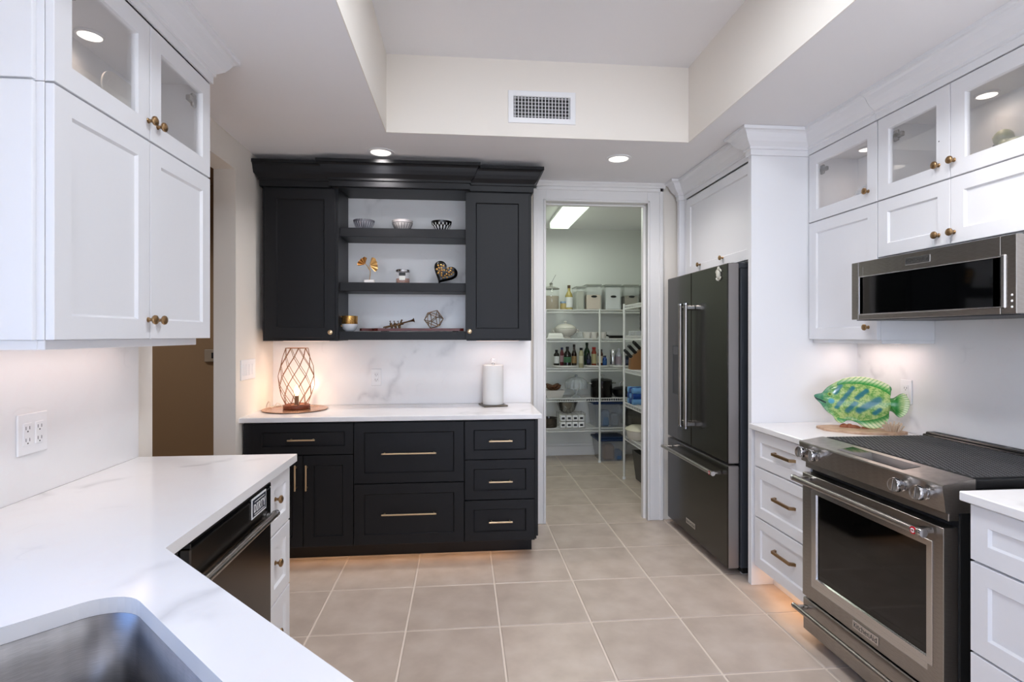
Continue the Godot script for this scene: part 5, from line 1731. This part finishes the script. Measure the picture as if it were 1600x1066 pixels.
func build_pantry() -> void:
	M.wire = mat(Color(0.88, 0.88, 0.87), 0.4)
	# ceiling fitting
	var t := thing("fluorescent_light", "long lit wraparound fluorescent fitting on the pantry ceiling", "ceiling light", P(1.05, 2.66, 5.19))
	part(t, "housing", bx(-0.112, -0.03, -0.61, 0.112, 0, 0.61, 0.003), M.white_plastic)
	var s := begin()
	sweep(s, [Vector2(-0.105, 0), Vector2(-0.1, -0.05), Vector2(-0.085, -0.06), Vector2(0.085, -0.06), Vector2(0.1, -0.05), Vector2(0.105, 0)], [Vector2(0, -0.6), Vector2(0, 0.6)], -0.03)
	part(t, "diffuser", s, glow(Color(0.93, 1.0, 0.90), 1.6))
	s = begin()
	for z in [-0.606, 0.606]: box(s, Vector3(-0.108, -0.092, z - 0.005), Vector3(0.108, -0.0, z + 0.005), 0.002)
	part(t, "end_cap", s, M.white_plastic)
	lamp_area(P(1.05, 2.66 - 0.095, 5.19), Basis(Vector3.RIGHT, -PI / 2), Vector2(0.19, 1.2), Color(0.96, 1.0, 0.94), PANTRY, "fluorescent_glow")

	# shelving: five levels on the back wall, five along the right wall
	var ly := [1.69, 1.37, 1.044, 0.711, 0.38]
	var names := ["topmost", "second from the top", "third from the top", "fourth from the top", "lowest"]
	for k in 5:
		wire_shelf("wire_shelf", "white wire shelf on the back wall of the pantry, %s" % names[k], P(1.276, ly[k], 5.85), 1.74, 0.385, 0, "wire shelves on the pantry back wall")
	var sy := [1.697, 1.40, 1.08, 0.752, 0.424]
	for k in 5:
		wire_shelf("wire_shelf", "white wire shelf along the right wall of the pantry, %s" % names[k], P(1.58, sy[k], 4.66), 0.968, 0.568, -90, "wire shelves on the pantry side wall")
	for q in [[1.507, 5.842, 1.70, "on the back shelves"], [1.573, 5.15, 1.715, "at the end of the side shelves"]]:
		s = begin()
		tube(s, [Vector3(0, 0, 0), Vector3(0, q[2], 0)], 0.011, 10)
		var po := solo("shelf_post", s, M.wire, "white upright post in the pantry %s" % q[3], "post", P(q[0], 0, q[1]))
		var f := begin()
		lathe(f, [Vector2(0.016, 0), Vector2(0.016, 0.02), Vector2(0.012, 0.024)], 12)
		part(po, "foot_cap", f, M.white_plastic)

	var D := 6.02
	# --- top shelf
	var y: float = ly[0]
	t = thing("glass_jar", "tall glass lidded jar at the left end of the top pantry shelf", "jar", P(ux(861, D), y, D))
	s = begin()
	lathe(s, [Vector2(0, 0.001), Vector2(0.088, 0.001), Vector2(0.093, 0.008), Vector2(0.093, 0.235), Vector2(0.09, 0.24)], 32)
	part(t, "jar", s, M.clear)
	s = begin()
	lathe(s, [Vector2(0, 0.006), Vector2(0.085, 0.006), Vector2(0.086, 0.16), Vector2(0, 0.165)], 24)
	part(t, "contents", s, mat(Color(0.62, 0.56, 0.48), 0.8))
	s = begin()
	lathe(s, [Vector2(0.094, 0.236), Vector2(0.096, 0.246), Vector2(0.07, 0.262), Vector2(0.02, 0.272), Vector2(0.012, 0.285), Vector2(0.02, 0.30), Vector2(0.012, 0.312), Vector2(0, 0.313)], 28)
	part(t, "lid", s, mat(Color(0.66, 0.66, 0.63), 0.2, 0.5))
	s = begin()
	tube(s, [Vector3(-0.01, 0.29, 0.02), Vector3(0.05, 0.40, 0.02)], 0.002, 6)
	part(t, "skewer", s, M.black)
	t = thing("jar", "small jar with a blue and white lid beside the tall glass jar", "jar", P(ux(880, D), y, D))
	s = begin()
	lathe(s, [Vector2(0, 0), Vector2(0.033, 0), Vector2(0.036, 0.01), Vector2(0.036, 0.07), Vector2(0.03, 0.08), Vector2(0, 0.08)], 20)
	part(t, "body", s, mat(Color(0.70, 0.62, 0.42), 0.3))
	s = begin()
	lathe(s, [Vector2(0.034, 0.08), Vector2(0.034, 0.1), Vector2(0, 0.102)], 20)
	part(t, "lid", s, mat(Color(0.55, 0.64, 0.75), 0.4))
	bottle(889, D, y, 0.285, 0.042, 0.015, 0.58, "clear bottle of pale yellow oil with a white label on the top pantry shelf", mat(Color(0.66, 0.60, 0.36), 0.12), mat(Color(0.32, 0.24, 0.14), 0.4), Color(0.86, 0.86, 0.86), 0.7)
	canister(897, 910, 6.06, y, 0.255, "narrow clear canister without a label beside the oil bottle", 0.85, Color(0.66, 0.65, 0.60), false)
	canister(912.5, 936, D, y, 0.275, "clear canister with pale pink contents and a black oval label", 0.62, Color(0.80, 0.72, 0.66), true)
	canister(942, 966, D, y, 0.275, "clear canister full of white packets with a black oval label", 0.93, Color(0.84, 0.84, 0.85), true)
	canister(971, 993, D, y, 0.275, "clear canister half full of brown contents with a black oval label", 0.6, Color(0.50, 0.44, 0.38), true)
	canister(996, 1010, 6.08, y, 0.275, "narrow clear canister in the right corner of the top pantry shelf", 0.7, Color(0.50, 0.42, 0.32), false)
	s = begin()
	tube(s, [Vector3(0, 0, 0), Vector3(0.005, 0.15, 0), Vector3(0.02, 0.33, 0), Vector3(0.035, 0.40, 0), Vector3(0.05, 0.41, 0)], 0.003, 6)
	s.set_smooth_group(-1)
	box(s, Vector3(-0.03, 0, -0.03), Vector3(0.03, 0.004, 0.03), 0.001)
	solo("wire_hook", s, M.black, "thin bent black wire hook standing at the right of the top pantry shelves", "hook", P(ux(1001, 5.02), sy[0] + 0.002, 5.02))
	# --- second shelf
	y = ly[1]
	t = thing("butter_dish", "white covered butter dish at the left of the second pantry shelf", "dish", P(ux(867, 5.93), y, 5.93))
	s = begin()
	bands(s, [])
	xf = Transform3D(Basis(Vector3.RIGHT, -PI / 2), Vector3.ZERO)
	bands(s, [rect(-0.088, -0.05, 0.088, 0.05, 0.012, 0), rect(-0.082, -0.045, 0.082, 0.045, 0.04, 0), rect(-0.07, -0.035, 0.07, 0.035, 0.062, 0)])
	var r4 := rect(-0.07, -0.035, 0.07, 0.035, 0.062, 0)
	quad(s, r4[0], r4[1], r4[2], r4[3])
	part(t, "cover", s, mat(Color(0.86, 0.85, 0.83), 0.3))
	part(t, "dish", bx(-0.098, 0, -0.06, 0.098, 0.013, 0.06, 0.004), mat(Color(0.86, 0.85, 0.83), 0.3))
	t = thing("soup_tureen", "large white lidded soup tureen on the second pantry shelf", "tureen", P(ux(883.5, 6.08), y, 6.08))
	var china := mat(Color(0.87, 0.85, 0.82), 0.22)
	s = begin()
	lathe(s, [Vector2(0.07, 0), Vector2(0.072, 0.012), Vector2(0.05, 0.025), Vector2(0.10, 0.05), Vector2(0.128, 0.085), Vector2(0.13, 0.11), Vector2(0.12, 0.118), Vector2(0, 0.118)], 36)
	part(t, "bowl", s, china)
	s = begin()
	lathe(s, [Vector2(0.125, 0.119), Vector2(0.118, 0.13), Vector2(0.09, 0.155), Vector2(0.04, 0.17), Vector2(0.012, 0.174), Vector2(0.01, 0.182), Vector2(0.018, 0.192), Vector2(0.012, 0.202), Vector2(0, 0.204)], 36)
	part(t, "lid", s, china)
	for sg in [-1.0, 1.0]:
		s = begin()
		tube(s, [Vector3(sg * 0.12, 0.10, 0), Vector3(sg * 0.15, 0.105, 0), Vector3(sg * 0.155, 0.09, 0), Vector3(sg * 0.14, 0.075, 0), Vector3(sg * 0.12, 0.075, 0)], 0.008, 8)
		part(t, "handle", s, china)
	t = thing("glass_pitcher", "small clear glass pitcher beside the white tureen", "pitcher", P(ux(908, 5.95), y, 5.95))
	s = begin()
	lathe(s, [Vector2(0, 0.002), Vector2(0.035, 0.002), Vector2(0.042, 0.02), Vector2(0.036, 0.06), Vector2(0.033, 0.08)], 24)
	part(t, "body", s, M.clear)
	s = begin()
	tube(s, [Vector3(-0.033, 0.07, 0), Vector3(-0.055, 0.065, 0), Vector3(-0.055, 0.03, 0), Vector3(-0.04, 0.02, 0)], 0.004, 8)
	part(t, "handle", s, M.clear)
	for q in [[917, 5.95, "white round baking cup on the second pantry shelf, left of the pair"], [928, 5.97, "white round baking cup on the second pantry shelf, right of the pair by the post"], [941, 5.93, "taller white tapered bowl right of the post on the second pantry shelf"]]:
		s = begin()
		lathe(s, [Vector2(0, 0), Vector2(0.034, 0), Vector2(0.038, 0.01), Vector2(0.05, 0.075), Vector2(0.047, 0.075), Vector2(0.034, 0.012), Vector2(0, 0.008)], 36, 0.015, 18)
		solo("baking_cup", s, china, q[2], "bowl", P(ux(q[0], q[1]), y, q[1]), 0, "white baking cups in the pantry")
	t = thing("frying_pan", "flat black pan on the second pantry shelf", "pan", P(ux(964, 6.05), y, 6.05))
	s = begin()
	lathe(s, [Vector2(0, 0), Vector2(0.085, 0), Vector2(0.105, 0.035), Vector2(0.102, 0.036), Vector2(0.083, 0.005), Vector2(0, 0.004)], 32)
	part(t, "pan", s, M.black)
	s = begin()
	tube(s, [Vector3(-0.10, 0.032, 0), Vector3(-0.16, 0.045, 0.0)], 0.008, 8)
	part(t, "handle", s, M.black)
	s = bx(-0.16, 0, -0.12, 0.16, 0.05, 0.12, 0.008)
	solo("plastic_bin", s, glass(Color(0.75, 0.76, 0.78), 0.45), "low translucent grey bin on the second side shelf of the pantry", "bin", P(1.76, sy[1], 4.98))
	t = thing("jar_rack", "upright rack of small round black-capped jars on the second pantry side shelf", "rack", P(ux(1004, 5.05), sy[1] + 0.05, 5.05), 0)
	part(t, "spine", bx(-0.012, 0, -0.05, 0.012, 0.235, -0.04, 0.002), M.steel_bright)
	for k in 5:
		s = begin()
		xf = Transform3D(Basis(Vector3.BACK, PI / 2), Vector3(0.03, 0.025 + k * 0.046, 0))
		lathe(s, [Vector2(0, 0), Vector2(0.015, 0), Vector2(0.022, 0.03), Vector2(0.024, 0.045), Vector2(0.024, 0.05), Vector2(0, 0.051)], 16)
		part(t, "jar", s, M.black)
	# --- third shelf: turntables with bottles
	y = ly[2]
	turntable(863.5, 904, 5.99, y, "white turntable with dark bottles at the left of the third pantry shelf")
	turntable(911, 951, 6.0, y, "white turntable with the green bottle behind the back shelf post")
	turntable(951.5, 990, 5.97, y, "white turntable with the steel canister on the third pantry shelf")
	y += 0.016
	var dark := mat(Color(0.06, 0.035, 0.03), 0.12)
	var green := mat(Color(0.03, 0.16, 0.07), 0.12)
	var blackcap: Material = M.black
	bottle(869.5, 5.98, y, 0.185, 0.032, 0.014, 0.72, "squat dark bottle with a white label, leftmost on the left turntable", dark, blackcap, Color(0.82, 0.82, 0.82), 0.6)
	bottle(878, 6.06, y, 0.21, 0.022, 0.012, 0.7, "slim bottle with a blue cap and pink label on the left turntable", mat(Color(0.45, 0.2, 0.22), 0.2), mat(Color(0.12, 0.16, 0.35), 0.4), Color(0.75, 0.6, 0.62), 0.5)
	bottle(886.5, 5.97, y, 0.22, 0.042, 0.016, 0.62, "wide dark bottle with a green label on the left turntable", dark, blackcap, Color(0.22, 0.38, 0.26), 0.45)
	bottle(897, 5.99, y, 0.245, 0.030, 0.012, 0.55, "tall dark sauce bottle with a tan label on the left turntable", mat(Color(0.12, 0.05, 0.02), 0.12), mat(Color(0.1, 0.04, 0.03), 0.4), Color(0.55, 0.44, 0.28), 0.6)
	bottle(908, 5.92, ly[2], 0.225, 0.026, 0.015, 0.75, "slim clear jar of pale spice between the left and middle turntables", mat(Color(0.62, 0.60, 0.48), 0.15), blackcap, Color(0.74, 0.72, 0.62), 0.5)
	bottle(917, 6.02, y, 0.265, 0.036, 0.014, 0.6, "tall green glass bottle on the middle turntable", green, green, Color(0.07, 0.12, 0.10), 0.35)
	bottle(920, 5.93, y, 0.15, 0.026, 0.013, 0.7, "short dark blue bottle in front of the green bottle", mat(Color(0.05, 0.06, 0.14), 0.15), blackcap, Color(0.12, 0.14, 0.25), 0.4)
	bottle(928, 5.95, y, 0.215, 0.028, 0.018, 0.72, "red-capped bottle with a pale label on the middle turntable", mat(Color(0.50, 0.16, 0.08), 0.2), mat(Color(0.6, 0.08, 0.06), 0.4), Color(0.66, 0.62, 0.46), 0.7)
	bottle(938, 5.95, y, 0.19, 0.030, 0.02, 0.74, "dark brown jar with a pale label right of the back shelf post", mat(Color(0.28, 0.14, 0.07), 0.2), mat(Color(0.10, 0.08, 0.08), 0.4), Color(0.74, 0.68, 0.58), 0.55)
	bottle(945, 5.92, y, 0.12, 0.024, 0.014, 0.7, "small bright blue bottle right of the back shelf post", mat(Color(0.05, 0.22, 0.48), 0.2), mat(Color(0.08, 0.10, 0.2), 0.4), Color(0.08, 0.28, 0.5), 0.5)
	s = begin()
	lathe(s, [Vector2(0, 0), Vector2(0.034, 0), Vector2(0.035, 0.004), Vector2(0.035, 0.18), Vector2(0.033, 0.184), Vector2(0, 0.184)], 28)
	solo("steel_canister", s, M.chrome, "shiny steel cylinder on the right turntable", "canister", P(ux(957.5, 5.97), y, 5.97))
	bottle(967, 5.93, y, 0.2, 0.034, 0.013, 0.62, "clear bottle with a coloured picture label on the right turntable", mat(Color(0.62, 0.62, 0.66), 0.15), mat(Color(0.75, 0.76, 0.8), 0.4), Color(0.58, 0.52, 0.56), 0.7)
	bottle(979, 6.0, y, 0.12, 0.04, 0.026, 0.75, "low dark jar at the right of the right turntable", mat(Color(0.10, 0.12, 0.2), 0.2), blackcap, Color(0.2, 0.22, 0.3), 0.5)
	# knife block on the third side shelf
	t = thing("knife_block", "slanted wooden knife block full of black-handled knives on the third side shelf", "knife block", P(ux(998, 5.05), sy[2], 5.05), -6)
	s = begin()
	var kb := PackedVector2Array([Vector2(-0.09, 0.0), Vector2(0.10, 0.0), Vector2(0.13, 0.11), Vector2(0.03, 0.215), Vector2(-0.085, 0.105)])
	prism(s, kb, -0.05, 0.05)
	part(t, "block", s, mat(Color(0.55, 0.38, 0.22), 0.45))
	for i in 3:
		for j in 3:
			s = begin()
			var o := Vector3(0.012 - i * 0.042, 0.198 - i * 0.040, -0.032 + j * 0.032)
			xf = Transform3D(Basis(Vector3.BACK, 0.75), o)
			box(s, Vector3(-0.012, -0.02, -0.008), Vector3(0.012, 0.09 + 0.012 * ((i + j) % 2), 0.008), 0.005)
			part(t, "knife_handle", s, M.black)
	# --- fourth shelf
	y = ly[3]
	t = thing("wooden_bowl", "brown carved bowl in a white dish at the left of the fourth pantry shelf", "bowl", P(ux(866, 5.98), y, 5.98))
	s = begin()
	xf = Transform3D(Basis(Vector3.RIGHT, -PI / 2), Vector3.ZERO)
	bands(s, [rect(-0.09, -0.06, 0.075, 0.06, 0.0, 0), rect(-0.12, -0.09, 0.105, 0.09, 0.085, 0), rect(-0.115, -0.085, 0.10, 0.085, 0.085, 0), rect(-0.085, -0.055, 0.07, 0.055, 0.006, 0)])
	r4 = rect(-0.085, -0.055, 0.07, 0.055, 0.006, 0)
	quad(s, r4[0], r4[1], r4[2], r4[3])
	part(t, "dish", s, china, "white square dish")
	s = begin()
	for i in 9:
		var a := i * 0.7
		xf = Transform3D(Basis(Vector3.UP, a) * Basis(Vector3.BACK, 0.5), Vector3(-0.01 + cos(a) * 0.045, 0.115 + 0.014 * sin(i * 2.1), -sin(a) * 0.045))
		ball(s, Vector3.ZERO, Vector3(0.05, 0.02, 0.035), 10)
	part(t, "bowl", s, mat(Color(0.36, 0.22, 0.12), 0.35))
	t = thing("cake_stand", "glass cake stand under a ribbed glass dome on the fourth pantry shelf", "cake stand", P(ux(900, 5.98), y, 5.98))
	s = begin()
	lathe(s, [Vector2(0.06, 0.001), Vector2(0.05, 0.01), Vector2(0.018, 0.03), Vector2(0.015, 0.06), Vector2(0.03, 0.085), Vector2(0.125, 0.098), Vector2(0.126, 0.104), Vector2(0, 0.1)], 32)
	part(t, "stand", s, glass(Color(0.85, 0.87, 0.88), 0.4))
	s = begin()
	lathe(s, [Vector2(0.122, 0.105), Vector2(0.124, 0.15), Vector2(0.112, 0.19), Vector2(0.08, 0.215), Vector2(0.03, 0.228), Vector2(0.012, 0.232), Vector2(0.02, 0.248), Vector2(0, 0.258)], 80, 0.03, 20)
	part(t, "dome", s, glass(Color(0.78, 0.8, 0.82), 0.42))
	t = thing("stock_pot", "tall dark stock pot with a glass lid on the fourth pantry shelf", "pot", P(ux(939.5, 5.97), y, 5.97))
	s = begin()
	lathe(s, [Vector2(0, 0), Vector2(0.118, 0), Vector2(0.122, 0.008), Vector2(0.122, 0.185), Vector2(0.127, 0.19), Vector2(0.12, 0.192), Vector2(0.118, 0.19), Vector2(0, 0.19)], 36)
	part(t, "pot", s, mat(Color(0.12, 0.11, 0.105), 0.18, 0.6))
	s = begin()
	lathe(s, [Vector2(0.122, 0.192), Vector2(0.115, 0.2), Vector2(0.06, 0.212), Vector2(0, 0.214)], 32)
	part(t, "lid", s, mat(Color(0.3, 0.3, 0.29), 0.12, 0.6))
	s = begin()
	tube(s, [Vector3(-0.035, 0.21, 0), Vector3(-0.03, 0.24, 0), Vector3(0, 0.25, 0), Vector3(0.03, 0.24, 0), Vector3(0.035, 0.21, 0)], 0.005, 8)
	part(t, "lid_handle", s, M.steel_bright)
	for sg in [-1.0, 1.0]:
		s = begin()
		tube(s, [Vector3(sg * 0.12, 0.155, 0.03), Vector3(sg * 0.155, 0.16, 0.03), Vector3(sg * 0.155, 0.16, -0.03), Vector3(sg * 0.12, 0.155, -0.03)], 0.006, 8)
		part(t, "handle", s, M.steel_bright)
	t = thing("wok", "wide black lidded pan right of the stock pot", "pan", P(ux(972, 6.0), y + 0.002, 5.99))
	s = begin()
	lathe(s, [Vector2(0, 0), Vector2(0.08, 0), Vector2(0.112, 0.04), Vector2(0.122, 0.085), Vector2(0.118, 0.088), Vector2(0.08, 0.105), Vector2(0, 0.118)], 32)
	part(t, "pan", s, M.black)
	s = begin()
	tube(s, [Vector3(-0.03, 0.115, 0), Vector3(-0.025, 0.155, 0), Vector3(0, 0.17, 0), Vector3(0.02, 0.155, 0), Vector3(0.025, 0.115, 0)], 0.005, 8)
	part(t, "lid_handle", s, M.steel_bright)
	s = begin()
	lathe(s, [Vector2(0, 0), Vector2(0.05, 0), Vector2(0.085, 0.03), Vector2(0.10, 0.075), Vector2(0.096, 0.075), Vector2(0.08, 0.034), Vector2(0, 0.008)], 32)
	solo("mixing_bowl", s, mat(Color(0.05, 0.30, 0.12), 0.25), "green mixing bowl in the right corner of the fourth pantry shelf", "bowl", P(ux(1001, 6.04), ly[3], 6.04))
	t = thing("water_bottle_pack", "shrink-wrapped pack of blue water bottles on the fourth side shelf", "water pack", P(ux(1003, 4.95), sy[3], 4.95))
	for i in 3:
		for j in 3:
			s = begin()
			xf = Transform3D(Basis(Vector3.BACK, -PI / 2), Vector3(-0.1, 0.033 + j * 0.05, -0.11 + i * 0.068))
			lathe(s, [Vector2(0, 0), Vector2(0.03, 0), Vector2(0.032, 0.02), Vector2(0.029, 0.05), Vector2(0.032, 0.08), Vector2(0.032, 0.13), Vector2(0.013, 0.165), Vector2(0.013, 0.185), Vector2(0, 0.185)], 14)
			part(t, "bottle", s, mat(Color(0.42, 0.62, 0.82), 0.15) if (i + j) % 2 == 0 else mat(Color(0.10, 0.26, 0.55), 0.2))
	# --- lowest shelf
	y = ly[4]
	t = thing("saucepan", "small steel saucepan at the left of the lowest pantry shelf", "pan", P(ux(858, 5.98), y, 5.98))
	s = begin()
	lathe(s, [Vector2(0, 0), Vector2(0.085, 0), Vector2(0.09, 0.01), Vector2(0.09, 0.10), Vector2(0.094, 0.105), Vector2(0.09, 0.105), Vector2(0.08, 0.015), Vector2(0, 0.012)], 32)
	part(t, "pan", s, mat(Color(0.35, 0.33, 0.31), 0.2, 0.8))
	s = begin()
	tube(s, [Vector3(-0.088, 0.09, 0), Vector3(-0.2, 0.11, 0)], 0.008, 8)
	part(t, "handle", s, M.black)
	# rack of white lettered cups with the steel bowl on top
	t = thing("box_rack", "wire rack with two rows of small white boxes with dark print, lowest pantry shelf", "rack", P(ux(891.5, 5.95), y, 5.95))
	for r in 2:
		for k in 4:
			var x := -0.102 + k * 0.068
			var c := part(t, "box", bx(x - 0.031, 0.006 + r * 0.075, 0.03, x + 0.031, 0.07 + r * 0.075, 0.10, 0.008), M.white_plastic)
			part(c, "print", bx(x - 0.017, 0.026 + r * 0.075, 0.0995, x + 0.017, 0.05 + r * 0.075, 0.1008, 0), mat(Color(0.12, 0.12, 0.13), 0.5))
	s = begin()
	for xx in [-0.142, 0.142]:
		tube(s, [Vector3(xx, 0.002, -0.1), Vector3(xx, 0.165, -0.1), Vector3(xx, 0.165, 0.1), Vector3(xx, 0.002, 0.1)], 0.003, 6)
	for yy in [0.004, 0.155]:
		tube(s, [Vector3(-0.142, yy, 0.104), Vector3(0.142, yy, 0.104)], 0.003, 6)
		tube(s, [Vector3(-0.142, yy, -0.1), Vector3(0.142, yy, -0.1)], 0.003, 6)
	for k in 5: tube(s, [Vector3(-0.1 + k * 0.05, 0.157, -0.1), Vector3(-0.1 + k * 0.05, 0.157, 0.104)], 0.002, 5)
	part(t, "frame", s, M.steel_bright)
	s = begin()
	lathe(s, [Vector2(0, 0), Vector2(0.05, 0), Vector2(0.085, 0.03), Vector2(0.122, 0.125), Vector2(0.126, 0.128), Vector2(0.12, 0.126), Vector2(0.08, 0.034), Vector2(0, 0.006)], 36)
	solo("steel_bowl", s, mat(Color(0.55, 0.54, 0.52), 0.2, 0.9), "steel mixing bowl on top of the wire rack of white boxes", "bowl", P(ux(886, 5.95), y + 0.161, 5.95))
	tote(923, 973, 6.03, y, 0.27, 0.155, "blue-lidded clear tote on the lowest pantry shelf", [[-0.25, 0.5, 0.0, 0.7, Color(0.34, 0.42, 0.52)], [0.05, 0.4, 0.3, 0.55, Color(0.42, 0.44, 0.48)]])
	tote(930, 974, 6.03, 0.0, 0.24, 0.165, "blue-lidded clear tote on the floor under the pantry shelves", [[-0.3, 0.4, 0.08, 0.75, Color(0.48, 0.34, 0.22)], [0.1, 0.5, 0.35, 0.5, Color(0.25, 0.38, 0.55)]])
	t = thing("storage_box", "dark grey storage box at the right of the lowest back shelf in the pantry", "box", P(ux(992, 6.0), y, 6.0))
	part(t, "box", bx(-0.125, 0, -0.16, 0.125, 0.2, 0.16, 0.01), glass(Color(0.35, 0.34, 0.33), 0.6))
	part(t, "lid", bx(-0.13, 0.2, -0.165, 0.13, 0.22, 0.165, 0.005), mat(Color(0.25, 0.25, 0.24), 0.4))
	part(t, "contents", bx(-0.1, 0.004, -0.1, 0.1, 0.12, 0.12, 0.02), mat(Color(0.48, 0.44, 0.38), 0.7))
	t = thing("casserole_dish", "white oval lidded casserole on the lowest side shelf of the pantry", "dish", P(ux(997, 4.98), sy[4], 4.98))
	s = begin()
	xf = Transform3D(Basis.from_scale(Vector3(1, 1, 1.3)), Vector3.ZERO)
	lathe(s, [Vector2(0, 0), Vector2(0.085, 0), Vector2(0.10, 0.015), Vector2(0.112, 0.085), Vector2(0.118, 0.09), Vector2(0, 0.09)], 36)
	part(t, "dish", s, china)
	s = begin()
	xf = Transform3D(Basis.from_scale(Vector3(1, 1, 1.3)), Vector3.ZERO)
	lathe(s, [Vector2(0.120, 0.091), Vector2(0.115, 0.1), Vector2(0.07, 0.125), Vector2(0, 0.132)], 36)
	part(t, "lid", s, mat(Color(0.80, 0.77, 0.70), 0.3))
	s = begin()
	lathe(s, [Vector2(0, 0), Vector2(0.06, 0), Vector2(0.07, 0.01), Vector2(0.08, 0.09), Vector2(0.083, 0.1), Vector2(0.078, 0.1), Vector2(0.066, 0.014), Vector2(0, 0.01)], 32)
	solo("white_bowl", s, china, "deep white bowl beside the casserole on the lowest side shelf", "bowl", P(1.79, sy[4], 4.62))
	for q in [[0.0, "dark grey floor bin nearest the back corner under the side shelves", 5.02, Color(0.30, 0.29, 0.28)], [0.0, "dark floor bin under the side shelves, nearer the doorway", 4.6, Color(0.10, 0.10, 0.10)]]:
		s = begin()
		xf = Transform3D(Basis(Vector3.RIGHT, -PI / 2), Vector3.ZERO)
		bands(s, [rect(-0.14, -0.13, 0.14, 0.13, 0.0, 0), rect(-0.17, -0.16, 0.17, 0.16, 0.28, 0), rect(-0.162, -0.152, 0.162, 0.152, 0.28, 0), rect(-0.135, -0.125, 0.135, 0.125, 0.01, 0)])
		r4 = rect(-0.135, -0.125, 0.135, 0.125, 0.01, 0)
		quad(s, r4[0], r4[1], r4[2], r4[3])
		solo("floor_bin", s, mat(q[3], 0.5), q[1], "bin", P(1.83, 0.0, q[2]), 0, "bins on the pantry floor")

const PANTRY := 0.8
